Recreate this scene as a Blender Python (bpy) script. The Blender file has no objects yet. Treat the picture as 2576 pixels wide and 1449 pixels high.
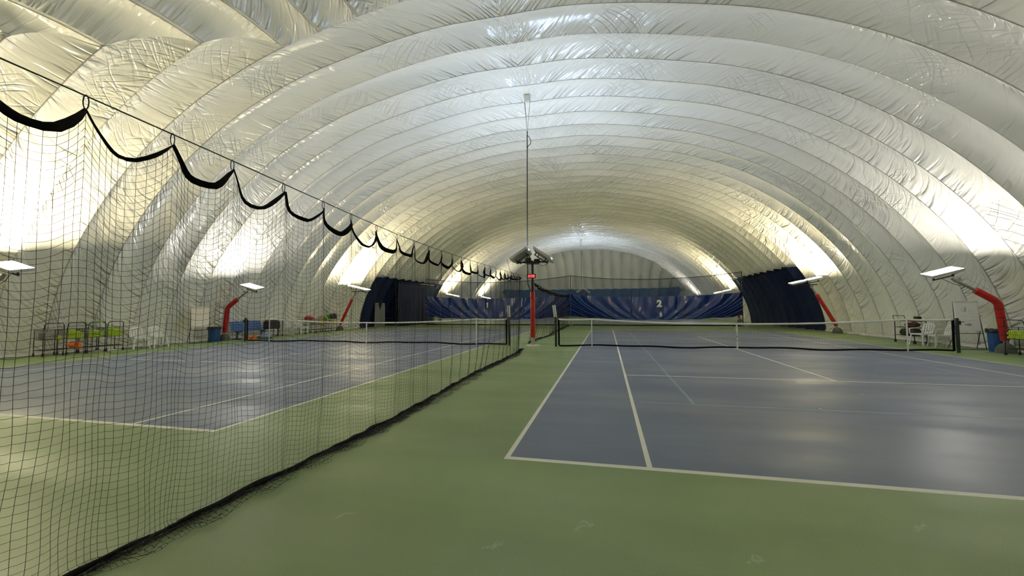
import bpy, math, random
import numpy as np
from mathutils import Vector, Matrix, Euler

S = bpy.context.scene
COL = S.collection
PI = math.pi
R = math.radians

# ------------------------------------------------------------------ camera
FPX = 1029.64
cam_data = bpy.data.cameras.new('camera')
cam = bpy.data.objects.new('camera', cam_data)
COL.objects.link(cam)
cam_data.sensor_fit = 'HORIZONTAL'
cam_data.sensor_width = 36.0
cam_data.lens = FPX / 2576.0 * 36.0
cam_data.clip_start = 0.02
cam_data.clip_end = 300
YAW, PIT, ROL = -0.2272, 0.048, -0.0057
_fw = Vector((math.sin(YAW)*math.cos(PIT), math.cos(YAW)*math.cos(PIT), math.sin(PIT)))
_r = Vector((math.cos(YAW), -math.sin(YAW), 0)); _u = _r.cross(_fw)
_r2 = _r*math.cos(ROL)+_u*math.sin(ROL); _u2 = -_r*math.sin(ROL)+_u*math.cos(ROL)
_m = Matrix((_r2, _u2, -_fw)).transposed().to_4x4()
_m.translation = Vector((1.0292, -4.0418, 1.5079))
cam.matrix_world = _m
S.camera = cam

# ------------------------------------------------------------------ world and exposure
world = bpy.data.worlds.new('world')
S.world = world
world.use_nodes = True
world.node_tree.nodes['Background'].inputs[0].default_value = (0.01, 0.012, 0.02, 1)
world.node_tree.nodes['Background'].inputs[1].default_value = 0.2
S.view_settings.view_transform = 'Standard'
S.view_settings.look = 'None'
S.view_settings.gamma = 1.0
S.view_settings.use_curve_mapping = False
S.view_settings.exposure = 0.88
S.cycles.use_adaptive_sampling = True
S.cycles.adaptive_threshold = 0.12
S.cycles.max_bounces = 8
S.cycles.diffuse_bounces = 6
S.cycles.glossy_bounces = 3
S.cycles.transparent_max_bounces = 16
S.cycles.sample_clamp_indirect = 4.0

# lamp colours and strengths (used inside the lamp builders)
WARM = (1.0, 0.87, 0.56)
NEUT = (1.0, 0.95, 0.88)
COOL = (0.60, 0.74, 1.0)
E_WARM, E_NEUT, E_COOL, E_NEAR = 136.0, 60.0, 64.0, 215.0
NEAR = (1.0, 0.89, 0.60)

# ------------------------------------------------------------------ helpers
def tag(o, label=None, cat=None, group=None, kind=None):
    if label: o['label'] = label
    if cat: o['category'] = cat
    if group: o['group'] = group
    if kind: o['kind'] = kind
    return o

def thing(name, label, cat, loc=(0, 0, 0), rz=0.0, group=None):
    o = bpy.data.objects.new(name, None)
    COL.objects.link(o)
    o.location = loc
    o.rotation_euler = (0, 0, rz)
    o.empty_display_size = 0.1
    return tag(o, label, cat, group)

def copy_tree(o, parent=None):
    c = o.copy(); COL.objects.link(c)
    c.parent = parent
    if parent is not None:
        c.matrix_parent_inverse = o.matrix_parent_inverse.copy()
    for ch in list(o.children):
        copy_tree(ch, c)
    return c

class MB:
    def __init__(s):
        s.v = []; s.f = []; s.m = []
    def add(s, vs, fs, mi=0):
        b = len(s.v)
        s.v.extend([tuple(p) for p in vs])
        s.f.extend([tuple(i+b for i in f) for f in fs])
        s.m.extend([mi]*len(fs))
        return s
    def box(s, c, size, rot=None, mi=0, bevel=0.0):
        hx, hy, hz = size[0]/2, size[1]/2, size[2]/2
        M = rot if rot is not None else Matrix.Identity(3)
        c = Vector(c)
        if bevel <= 0:
            P = [(sx*hx, sy*hy, sz*hz) for sz in (-1, 1) for sx, sy in ((-1, -1), (1, -1), (1, 1), (-1, 1))]
            F = [(0, 3, 2, 1), (4, 5, 6, 7), (0, 1, 5, 4), (1, 2, 6, 5), (2, 3, 7, 6), (3, 0, 4, 7)]
            return s.add([c+M@Vector(p) for p in P], F, mi)
        b = min(bevel, hx*.9, hy*.9, hz*.9)
        idx = {}; P = []
        for sx in (-1, 1):
            for sy in (-1, 1):
                for sz in (-1, 1):
                    for a in range(3):
                        p = [sx*(hx-b), sy*(hy-b), sz*(hz-b)]
                        p[a] = (sx*hx, sy*hy, sz*hz)[a]
                        idx[(sx, sy, sz, a)] = len(P); P.append(p)
        F = []
        for sx in (-1, 1):
            for sy in (-1, 1):
                for sz in (-1, 1):
                    F.append(tuple(idx[(sx, sy, sz, a)] for a in range(3)))
        for a in range(3):
            o1, o2 = [(1, 2), (0, 2), (0, 1)][a]
            for sg in (-1, 1):
                q = []
                for t1, t2 in ((-1, -1), (1, -1), (1, 1), (-1, 1)):
                    k = [0, 0, 0]; k[a] = sg; k[o1] = t1; k[o2] = t2
                    q.append(idx[(k[0], k[1], k[2], a)])
                F.append(tuple(q))
            for t1 in (-1, 1):
                for t2 in (-1, 1):
                    k0 = [0, 0, 0]; k1 = [0, 0, 0]
                    k0[o1] = k1[o1] = t1; k0[o2] = k1[o2] = t2; k0[a] = -1; k1[a] = 1
                    F.append((idx[tuple(k0)+(o1,)], idx[tuple(k1)+(o1,)], idx[tuple(k1)+(o2,)], idx[tuple(k0)+(o2,)]))
        return s.add([c+M@Vector(p) for p in P], F, mi)
    def tube(s, pts, r, n=8, closed=False, mi=0, cap=True, sq=1.0):
        pts = [Vector(p) for p in pts]
        N = len(pts)
        rr = r if isinstance(r, (list, tuple)) else [r]*N
        T = []
        for i in range(N):
            a = pts[(i-1) % N] if (closed or i > 0) else pts[i]
            b = pts[(i+1) % N] if (closed or i < N-1) else pts[i]
            d = b-a
            T.append(d.normalized() if d.length > 1e-9 else Vector((0, 0, 1)))
        up = Vector((0, 0, 1)) if abs(T[0].z) < 0.9 else Vector((1, 0, 0))
        u = T[0].cross(up).normalized()
        vs = []
        for i in range(N):
            u = (u - T[i]*u.dot(T[i])).normalized()
            w = T[i].cross(u)
            for k in range(n):
                a = 2*PI*k/n
                vs.append(pts[i]+(u*math.cos(a)+w*math.sin(a)*sq)*rr[i])
        fs = []
        for i in range(N if closed else N-1):
            j = (i+1) % N
            for k in range(n):
                k2 = (k+1) % n
                fs.append((i*n+k, i*n+k2, j*n+k2, j*n+k))
        if cap and not closed:
            fs.append(tuple(range(n-1, -1, -1)))
            fs.append(tuple((N-1)*n+k for k in range(n)))
        return s.add(vs, fs, mi)
    def lathe(s, prof, c=(0, 0, 0), n=24, mi=0, rot=None, cap=True, a0=0.0, a1=2*PI):
        full = abs(a1-a0-2*PI) < 1e-6
        c = Vector(c); M = rot if rot is not None else Matrix.Identity(3)
        m = n if full else n+1
        vs = []
        for (r, z) in prof:
            for k in range(m):
                a = a0+(a1-a0)*k/n
                vs.append(c+M@Vector((r*math.cos(a), r*math.sin(a), z)))
        fs = []
        for i in range(len(prof)-1):
            for k in range(n):
                k2 = (k+1) % m
                fs.append((i*m+k, i*m+k2, (i+1)*m+k2, (i+1)*m+k))
        if cap and full:
            fs.append(tuple(range(m-1, -1, -1)))
            fs.append(tuple((len(prof)-1)*m+k for k in range(m)))
        return s.add(vs, fs, mi)
    def prism(s, poly, depth, c=(0, 0, 0), rot=None, mi=0):
        # poly in local XZ, extruded along local Y (centred)
        c = Vector(c); M = rot if rot is not None else Matrix.Identity(3)
        n = len(poly)
        vs = [c+M@Vector((p[0], -depth/2, p[1])) for p in poly]+[c+M@Vector((p[0], depth/2, p[1])) for p in poly]
        fs = [tuple(range(n)), tuple(range(2*n-1, n-1, -1))]
        for i in range(n):
            j = (i+1) % n
            fs.append((i, i+n, j+n, j))
        return s.add(vs, fs, mi)
    def sheet(s, G, thick=0.0, mi=0):
        # G: grid [i][j] of Vectors; optional thickness by offset along normals
        ni, nj = len(G), len(G[0])
        vs = [Vector(p) for row in G for p in row]
        fs = []
        for i in range(ni-1):
            for j in range(nj-1):
                fs.append((i*nj+j, i*nj+j+1, (i+1)*nj+j+1, (i+1)*nj+j))
        if thick > 0:
            nv = []
            for i in range(ni):
                for j in range(nj):
                    a = vs[min(i+1, ni-1)*nj+j]-vs[max(i-1, 0)*nj+j]
                    b = vs[i*nj+min(j+1, nj-1)]-vs[i*nj+max(j-1, 0)]
                    nn = a.cross(b)
                    nn = nn.normalized() if nn.length > 1e-12 else Vector((0, 0, 1))
                    nv.append(vs[i*nj+j]-nn*thick)
            o = len(vs)
            vs = vs+nv
            fs2 = [tuple(o+k for k in reversed(f)) for f in fs]
            edge = [(j) for j in range(nj)]+[i*nj+nj-1 for i in range(1, ni)]+[(ni-1)*nj+j for j in range(nj-2, -1, -1)]+[i*nj for i in range(ni-2, 0, -1)]
            for k in range(len(edge)):
                a, b = edge[k], edge[(k+1) % len(edge)]
                fs2.append((a, a+o, b+o, b))
            fs = fs+fs2
        return s.add(vs, fs, mi)
    def build(s, name, mats, parent=None, smooth=False, auto=None):
        me = bpy.data.meshes.new(name)
        me.from_pydata(s.v, [], s.f)
        if not isinstance(mats, (list, tuple)): mats = [mats]
        for m in mats: me.materials.append(m)
        if len(mats) > 1:
            me.polygons.foreach_set('material_index', s.m)
        if smooth:
            me.polygons.foreach_set('use_smooth', [True]*len(me.polygons))
            if auto is not None:
                try: me.set_sharp_from_angle(angle=auto)
                except Exception: pass
        me.update()
        o = bpy.data.objects.new(name, me)
        COL.objects.link(o)
        if parent is not None: o.parent = parent
        return o

def np_mesh(name, V, F, mats, smooth=True, uvs=None, parent=None, midx=None):
    me = bpy.data.meshes.new(name)
    V = np.asarray(V, dtype=np.float32); F = np.asarray(F, dtype=np.int32)
    k = F.shape[1]
    me.vertices.add(len(V)); me.vertices.foreach_set('co', V.ravel())
    me.loops.add(F.size); me.loops.foreach_set('vertex_index', F.ravel())
    me.polygons.add(len(F))
    me.polygons.foreach_set('loop_start', np.arange(0, F.size, k, dtype=np.int32))
    me.polygons.foreach_set('loop_total', np.full(len(F), k, dtype=np.int32))
    if not isinstance(mats, (list, tuple)): mats = [mats]
    for m in mats: me.materials.append(m)
    if midx is not None: me.polygons.foreach_set('material_index', np.asarray(midx, dtype=np.int32))
    me.polygons.foreach_set('use_smooth', np.full(len(F), bool(smooth)))
    if uvs:
        for nm, uv in uvs.items():
            l = me.uv_layers.new(name=nm)
            l.data.foreach_set('uv', np.asarray(uv, dtype=np.float32)[F.ravel()].ravel())
    me.update(calc_edges=True)
    me.validate()
    o = bpy.data.objects.new(name, me)
    COL.objects.link(o)
    if parent is not None: o.parent = parent
    return o

def grid_faces(ni, nj, flip=False):
    i, j = np.meshgrid(np.arange(ni-1), np.arange(nj-1), indexing='ij')
    a = (i*nj+j).ravel(); b = a+1; c = a+nj+1; d = a+nj
    F = np.stack([a, b, c, d] if not flip else [a, d, c, b], 1)
    return F

# ------------------------------------------------------------------ materials
def mat(name, col, rough=0.5, metal=0.0, spec=0.5, noise=0.0, nscale=8.0, bump=0.0, bscale=60.0, alpha=1.0, emit=None, estr=0.0, coat=0.0, sheen=0.0, trans=0.0):
    m = bpy.data.materials.new(name); m.use_nodes = True
    nt = m.node_tree; N = nt.nodes; L = nt.links
    b = N['Principled BSDF']
    b.inputs['Base Color'].default_value = (*col, 1)
    b.inputs['Roughness'].default_value = rough
    b.inputs['Metallic'].default_value = metal
    b.inputs['Specular IOR Level'].default_value = spec
    b.inputs['Coat Weight'].default_value = coat
    b.inputs['Sheen Weight'].default_value = sheen
    b.inputs['Transmission Weight'].default_value = trans
    b.inputs['Alpha'].default_value = alpha
    if emit:
        b.inputs['Emission Color'].default_value = (*emit, 1)
        b.inputs['Emission Strength'].default_value = estr
    tc = N.new('ShaderNodeTexCoord')
    if noise > 0:
        n = N.new('ShaderNodeTexNoise'); n.inputs['Scale'].default_value = nscale; n.inputs['Detail'].default_value = 4
        L.new(tc.outputs['Object'], n.inputs['Vector'])
        mx = N.new('ShaderNodeMix'); mx.data_type = 'RGBA'; mx.blend_type = 'MULTIPLY'
        mx.inputs[0].default_value = 1.0
        mr = N.new('ShaderNodeMapRange'); mr.inputs['From Min'].default_value = 0.25; mr.inputs['From Max'].default_value = 0.75
        mr.inputs['To Min'].default_value = 1-noise; mr.inputs['To Max'].default_value = 1+noise*0.5
        L.new(n.outputs['Fac'], mr.inputs['Value'])
        mx.inputs[6].default_value = (*col, 1)
        L.new(mr.outputs['Result'], mx.inputs[7])
        L.new(mx.outputs[2], b.inputs['Base Color'])
    if bump > 0:
        n2 = N.new('ShaderNodeTexNoise'); n2.inputs['Scale'].default_value = bscale; n2.inputs['Detail'].default_value = 3
        L.new(tc.outputs['Object'], n2.inputs['Vector'])
        bp = N.new('ShaderNodeBump'); bp.inputs['Strength'].default_value = 1.0; bp.inputs['Distance'].default_value = bump
        L.new(n2.outputs['Fac'], bp.inputs['Height']); L.new(bp.outputs['Normal'], b.inputs['Normal'])
    return m

class NG:
    """tiny node-graph helper"""
    def __init__(s, m):
        s.nt = m.node_tree; s.N = s.nt.nodes; s.L = s.nt.links
    def link(s, a, b): s.L.new(a, b)
    def _in(s, sock, v):
        if isinstance(v, (int, float)): sock.default_value = v
        elif isinstance(v, tuple): sock.default_value = v
        else: s.L.new(v, sock)
    def math(s, op, a, b=0.0, c=None, clamp=False):
        n = s.N.new('ShaderNodeMath'); n.operation = op; n.use_clamp = clamp
        s._in(n.inputs[0], a); s._in(n.inputs[1], b)
        if c is not None: s._in(n.inputs[2], c)
        return n.outputs[0]
    def comb(s, x, y, z=0.0):
        n = s.N.new('ShaderNodeCombineXYZ'); s._in(n.inputs[0], x); s._in(n.inputs[1], y); s._in(n.inputs[2], z)
        return n.outputs[0]
    def sep(s, v):
        n = s.N.new('ShaderNodeSeparateXYZ'); s.L.new(v, n.inputs[0]); return n.outputs
    def noise(s, v, scale=1.0, detail=2.0, rough=0.5, dist=0.0, dim='3D'):
        n = s.N.new('ShaderNodeTexNoise'); n.noise_dimensions = dim
        s.L.new(v, n.inputs['Vector']); n.inputs['Scale'].default_value = scale
        n.inputs['Detail'].default_value = detail; n.inputs['Roughness'].default_value = rough; n.inputs['Distortion'].default_value = dist
        return n.outputs['Fac']
    def ramp(s, v, a, b, lo=0.0, hi=1.0, smooth=True):
        n = s.N.new('ShaderNodeMapRange'); n.interpolation_type = 'SMOOTHSTEP' if smooth else 'LINEAR'
        s._in(n.inputs['Value'], v); n.inputs['From Min'].default_value = a; n.inputs['From Max'].default_value = b
        n.inputs['To Min'].default_value = lo; n.inputs['To Max'].default_value = hi
        return n.outputs['Result']
    def mix(s, f, a, b, mode='MIX'):
        n = s.N.new('ShaderNodeMix'); n.data_type = 'RGBA'; n.blend_type = mode
        s._in(n.inputs[0], f)
        for k, v in ((6, a), (7, b)):
            if isinstance(v, tuple): n.inputs[k].default_value = (*v, 1) if len(v) == 3 else v
            else: s.L.new(v, n.inputs[k])
        return n.outputs[2]

def ridge(g, v, width):
    """sharp crease lines from a noise value: 1 on the crease, 0 away from it"""
    d = g.math('ABSOLUTE', g.math('SUBTRACT', v, 0.5))
    return g.math('SUBTRACT', 1.0, g.math('DIVIDE', d, width), clamp=True)

def membrane(name, col, cap=False, blue=False):
    """inflated fabric. UV 'sy' holds (arc length, along) in metres, UV 'pf' holds (panel fraction, ridge distance)"""
    m = bpy.data.materials.new(name); m.use_nodes = True
    g = NG(m); b = g.N['Principled BSDF']
    u1 = g.N.new('ShaderNodeUVMap'); u1.uv_map = 'sy'
    u2 = g.N.new('ShaderNodeUVMap'); u2.uv_map = 'pf'
    s_, y_, _ = g.sep(u1.outputs[0])
    f_, d_, _ = g.sep(u2.outputs[0])
    # folds lean with height: up-and-away near the crown, down-and-away on the lower walls
    fc = g.math('SUBTRACT', f_, 0.5)
    aa = g.math('ABSOLUTE', s_)
    pid = g.math('MULTIPLY', g.math('FLOOR', g.math('DIVIDE', g.math('SUBTRACT', y_, 5.95), 1.285)), 3.7)
    yl_ = g.math('MULTIPLY', fc, 1.285)
    K = g.ramp(aa, 6.0, 16.0, -0.75, 1.15)
    wob = g.math('MULTIPLY', g.noise(g.comb(g.math('MULTIPLY', s_, 0.55), g.math('MULTIPLY', yl_, 0.35), pid), 1.0, 1), 0.7)
    base = g.math('ADD', g.math('SUBTRACT', aa, g.math('MULTIPLY', K, yl_)), g.math('ADD', wob, g.math('MULTIPLY', g.math('MULTIPLY', yl_, yl_), 0.55)))
    nA = g.noise(g.comb(g.math('MULTIPLY', base, 3.4), g.math('MULTIPLY', yl_, 0.75), pid), 1.0, 2, 0.40)
    rA = g.math('POWER', ridge(g, nA, 0.075), 1.3)
    # second set, leaning the other way (crossing creases)
    sB = g.math('ADD', g.math('ADD', aa, wob), g.math('MULTIPLY', yl_, 1.0))
    nB = g.noise(g.comb(g.math('MULTIPLY', sB, 3.2), g.math('MULTIPLY', yl_, 1.0), pid), 1.0, 1, 0.5)
    rB = ridge(g, nB, 0.06)
    sC = g.math('SUBTRACT', g.math('ADD', aa, wob), g.math('MULTIPLY', yl_, 1.1))
    nC = g.noise(g.comb(g.math('MULTIPLY', sC, 3.4), g.math('MULTIPLY', yl_, 1.0), g.math('ADD', pid, 1.5)), 1.0, 1, 0.5)
    rC = ridge(g, nC, 0.06)
    patch = g.noise(g.comb(s_, y_, 5.0), 0.35, 1)
    low = g.ramp(aa, 10.0, 15.5, 1.0, 1.5)
    pA = g.math('MULTIPLY', g.ramp(patch, 0.36, 0.62, 0.34, 1.0), low)
    pB = g.ramp(g.noise(g.comb(s_, y_, 25.0), 0.4, 1), 0.50, 0.66)
    seam = g.ramp(g.math('ABSOLUTE', fc), 0.12, 0.5, 0.25, 1.0)
    nearseam = g.ramp(g.math('ABSOLUTE', fc), 0.40, 0.5)
    # puckers right at the seam
    pk = g.noise(g.comb(g.math('MULTIPLY', s_, 11.0), g.math('MULTIPLY', y_, 1.2), 2.0), 1.0, 0)
    pk = g.math('MULTIPLY', pk, nearseam)
    # crumpled strip along the crown
    crown = g.ramp(d_, 0.10, 0.75, 1.0, 0.0)
    cr = g.noise(g.comb(g.math('MULTIPLY', s_, 5.0), g.math('MULTIPLY', y_, 2.0), 4.0), 1.0, 2, 0.6, 0.0)
    h = g.math('MULTIPLY', g.math('MULTIPLY', rA, pA), g.math('MULTIPLY', seam, 0.040))
    h = g.math('ADD', h, g.math('MULTIPLY', g.math('MULTIPLY', nA, pA), g.math('MULTIPLY', seam, 0.20)))
    h = g.math('ADD', h, g.math('MULTIPLY', g.math('MULTIPLY', rB, pB), 0.016))
    h = g.math('ADD', h, g.math('MULTIPLY', g.math('MULTIPLY', rC, pB), 0.016))
    h = g.math('ADD', h, g.math('MULTIPLY', pk, 0.025))
    h = g.math('ADD', h, g.math('MULTIPLY', g.math('MULTIPLY', cr, crown), 0.14))
    bp = g.N.new('ShaderNodeBump'); bp.inputs['Strength'].default_value = 1.0 if not blue else 0.3; bp.inputs['Distance'].default_value = 1.0
    bp.invert = True
    g.link(h, bp.inputs['Height']); g.link(bp.outputs['Normal'], b.inputs['Normal'])
    # darker line along the seam tape and slight tone differences between panels
    tone = g.noise(g.comb(g.math('MULTIPLY', s_, 0.15), g.math('MULTIPLY', y_, 0.8), 9.0), 1.0, 0)
    tone = g.ramp(tone, 0.3, 0.7, 0.93, 1.04)
    tape = g.ramp(g.math('ABSOLUTE', fc), 0.478, 0.490, 1.0, 0.82)
    colr = g.mix(1.0, (*col, 1), g.comb(g.math('MULTIPLY', tone, tape), g.math('MULTIPLY', tone, tape), g.math('MULTIPLY', tone, tape)), 'MULTIPLY')
    g.link(colr, b.inputs['Base Color'])
    b.inputs['Roughness'].default_value = 0.27 if not blue else 0.6
    b.inputs['Specular IOR Level'].default_value = 0.5 if not blue else 0.3
    return m

M = {}
M['dome'] = membrane('dome_fabric', (0.90, 0.875, 0.775))
M['liner_plain'] = mat('dark_navy_curtain_cloth', (0.003, 0.009, 0.040), rough=0.6, bump=0.004, bscale=20)
M['liner'] = membrane('blue_liner_fabric', (0.004, 0.012, 0.055), blue=True)
M['vinyl'] = mat('blue_vinyl', (0.003, 0.028, 0.20), rough=0.22, spec=0.8)
M['skirt'] = membrane('blue_skirt_fabric', (0.015, 0.085, 0.30), blue=True)
M['flap'] = mat('white_flap_fabric', (0.72, 0.71, 0.66), rough=0.45, bump=0.02, bscale=14)
M['black_cloth'] = mat('black_webbing', (0.006, 0.006, 0.007), rough=0.9, spec=0.15, bump=0.002, bscale=80)
M['cord'] = mat('black_net_cord', (0.012, 0.010, 0.016), rough=0.6)
M['black_metal'] = mat('black_painted_metal', (0.018, 0.018, 0.020), rough=0.4, noise=0.2)
M['grey_metal'] = mat('galvanised_metal', (0.42, 0.42, 0.41), rough=0.38, metal=0.8, noise=0.15)
M['grey_paint'] = mat('grey_painted_metal', (0.45, 0.44, 0.42), rough=0.45, noise=0.1)
M['lamp_body'] = mat('lamp_housing_metal', (0.60, 0.59, 0.56), rough=0.42, metal=0.1, noise=0.15)
M['white_metal'] = mat('white_painted_metal', (0.75, 0.74, 0.70), rough=0.35)
M['red_pad'] = mat('red_vinyl_padding', (0.50, 0.012, 0.012), rough=0.4, bump=0.006, bscale=12)
M['green_metal'] = mat('dark_green_post_paint', (0.010, 0.030, 0.022), rough=0.4)
M['white_plastic'] = mat('white_chair_plastic', (0.92, 0.92, 0.89), rough=0.35)
M['white_tape'] = mat('white_net_tape', (0.92, 0.91, 0.85), rough=0.6, bump=0.003, bscale=30)
M['concrete'] = mat('grey_concrete', (0.28, 0.28, 0.26), rough=0.8, noise=0.25, nscale=12, bump=0.004)
M['dark_cover'] = mat('dark_grey_rubber_cover', (0.10, 0.11, 0.09), rough=0.6, noise=0.3, nscale=10)
M['ball'] = mat('yellow_felt', (0.76, 0.94, 0.10), rough=0.85, bump=0.002, bscale=200)
M['orange'] = mat('orange_plastic', (0.85, 0.16, 0.02), rough=0.45)
M['blue_plastic'] = mat('blue_bin_plastic', (0.015, 0.08, 0.28), rough=0.4, noise=0.15)
M['blue_wood'] = mat('blue_painted_slats', (0.05, 0.14, 0.42), rough=0.45, noise=0.15)
M['navy_metal'] = mat('navy_painted_metal', (0.02, 0.03, 0.08), rough=0.4)
M['bag'] = mat('black_plastic_bag', (0.012, 0.012, 0.014), rough=0.3, bump=0.03, bscale=14)
M['paper'] = mat('white_paper', (0.92, 0.93, 0.94), rough=0.7)
M['ink'] = mat('grey_marker_ink', (0.32, 0.33, 0.42), rough=0.7)
M['board'] = mat('cream_board', (0.90, 0.82, 0.70), rough=0.5)
M['lime'] = mat('lime_green_rubber', (0.18, 0.62, 0.08), rough=0.4)
M['red_fabric'] = mat('red_nylon', (0.55, 0.01, 0.02), rough=0.5, bump=0.02, bscale=20)
M['dark_red'] = mat('dark_red_nylon', (0.10, 0.008, 0.012), rough=0.55, bump=0.02, bscale=20)
M['yellow'] = mat('yellow_plastic', (0.75, 0.70, 0.06), rough=0.4)
M['amber'] = mat('amber_plastic', (0.75, 0.45, 0.08), rough=0.4)
M['silver_rubber'] = mat('silver_blue_rubber', (0.20, 0.32, 0.50), rough=0.3)
M['number'] = mat('white_number_vinyl', (0.82, 0.82, 0.80), rough=0.5)
M['led_red'] = mat('red_led', (0.3, 0, 0), emit=(1.0, 0.03, 0.04), estr=5.0)
M['grey_tarp'] = mat('grey_tarpaulin', (0.30, 0.31, 0.28), rough=0.5, bump=0.03, bscale=8)
M['tan_rope'] = mat('tan_orange_rope', (0.55, 0.22, 0.06), rough=0.7)
def emis(name, col, strength):
    m = bpy.data.materials.new(name); m.use_nodes = True
    N = m.node_tree.nodes; N.remove(N['Principled BSDF'])
    e = N.new('ShaderNodeEmission'); e.inputs[0].default_value = (*col, 1); e.inputs[1].default_value = strength
    m.node_tree.links.new(e.outputs[0], N['Material Output'].inputs[0])
    return m
M['e_warm'] = emis('warm_lamp_lens', WARM, E_WARM)
M['e_neut'] = emis('neutral_led_lens', NEUT, E_NEUT)
M['e_near'] = emis('near_led_lens', NEAR, E_NEAR)
M['e_cool'] = emis('cool_lamp_lens', COOL, E_COOL)
# see-through woven mesh: threads cover part of every square centimetre
def screen_mesh(name, col, cover):
    m = bpy.data.materials.new(name); m.use_nodes = True
    g = NG(m); b = g.N['Principled BSDF']
    b.inputs['Base Color'].default_value = (*col, 1); b.inputs['Roughness'].default_value = 0.6
    t = g.N.new('ShaderNodeBsdfTransparent')
    mx = g.N.new('ShaderNodeMixShader'); mx.inputs[0].default_value = cover
    g.link(t.outputs[0], mx.inputs[1]); g.link(b.outputs[0], mx.inputs[2])
    g.link(mx.outputs[0], g.N['Material Output'].inputs[0])
    return m
M['screen'] = screen_mesh('woven_screen_mesh', (0.10, 0.14, 0.22), 0.42)

# ------------------------------------------------------------------ floor with painted courts
def court_material(name, col, col2, rough, spec, scuffs=False, spray=0.0):
    m = bpy.data.materials.new(name); m.use_nodes = True
    g = NG(m); b = g.N['Principled BSDF']
    geo = g.N.new('ShaderNodeNewGeometry'); P = geo.outputs['Position']
    x, y, z = g.sep(P)
    big = g.noise(P, 0.35, 3)
    st = g.noise(g.comb(g.math('MULTIPLY', x, 0.25), y, 0.0), 0.9, 3, 0.55)
    fine = g.noise(P, 160.0, 2, 0.6)
    c = g.mix(g.ramp(big, 0.35, 0.68), (*col, 1), (*col2, 1))
    c = g.mix(1.0, c, g.comb(*([g.ramp(st, 0.3, 0.72, 0.90, 1.10)]*3)), 'MULTIPLY')
    c = g.mix(1.0, c, g.comb(*([g.ramp(fine, 0.3, 0.7, 0.86, 1.14)]*3)), 'MULTIPLY')
    if scuffs:
        sc = g.noise(g.comb(g.math('MULTIPLY', g.math('ADD', x, y), 3.2), g.math('MULTIPLY', g.math('SUBTRACT', y, x), 8.0), 0.0), 1.0, 3, 0.5)
        msk = g.ramp(g.noise(P, 0.6, 2), 0.46, 0.64)
        sf = g.math('MULTIPLY', g.ramp(sc, 0.665, 0.70), msk)
        c = g.mix(g.math('MULTIPLY', sf, 0.45), c, (0.30, 0.36, 0.25, 1))
        wv = g.noise(P, 9.0, 3, 0.6)
        ux = g.math('ADD', g.math('MULTIPLY', g.math('ADD', x, y), 1.1), g.math('MULTIPLY', wv, 0.5))
        uy = g.math('ADD', g.math('MULTIPLY', g.math('SUBTRACT', y, x), 3.6), g.math('MULTIPLY', wv, 0.9))
        v = g.N.new('ShaderNodeTexVoronoi'); v.inputs['Scale'].default_value = 1.0; g.link(g.comb(ux, uy, 0.0), v.inputs['Vector'])
        vc = g.sep(v.outputs['Color'])
        sz = g.ramp(vc[0], 0.58, 1.0, 0.0, 0.17)
        spot = g.math('LESS_THAN', v.outputs['Distance'], sz)
        spot = g.math('MULTIPLY', spot, g.ramp(g.noise(P, 34.0, 2), 0.42, 0.56))
        c = g.mix(g.math('MULTIPLY', spot, 0.42), c, (0.52, 0.58, 0.46, 1))
    g.link(c, b.inputs['Base Color'])
    rn = g.ramp(g.noise(g.comb(g.math('MULTIPLY', x, 0.3), y, 2.0), 1.1, 3), 0.3, 0.7, rough-0.07, rough+0.10)
    g.link(rn, b.inputs['Roughness'])
    b.inputs['Specular IOR Level'].default_value = spec
    bp = g.N.new('ShaderNodeBump'); bp.inputs['Distance'].default_value = 0.0012; bp.inputs['Strength'].default_value = 0.6
    g.link(fine, bp.inputs['Height']); g.link(bp.outputs['Normal'], b.inputs['Normal'])
    return m
M['c_green'] = court_material('green_acrylic_paint', (0.225, 0.330, 0.135), (0.275, 0.385, 0.170), 0.43, 0.6, True)
M['c_blue'] = court_material('blue_acrylic_paint', (0.150, 0.195, 0.320), (0.185, 0.222, 0.325), 0.42, 0.6)
M['c_white'] = court_material('white_line_paint', (0.95, 0.95, 0.88), (0.98, 0.98, 0.92), 0.5, 0.5)
M['c_light'] = court_material('pale_blue_line_paint', (0.32, 0.46, 0.50), (0.35, 0.49, 0.53), 0.6, 0.3)

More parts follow.
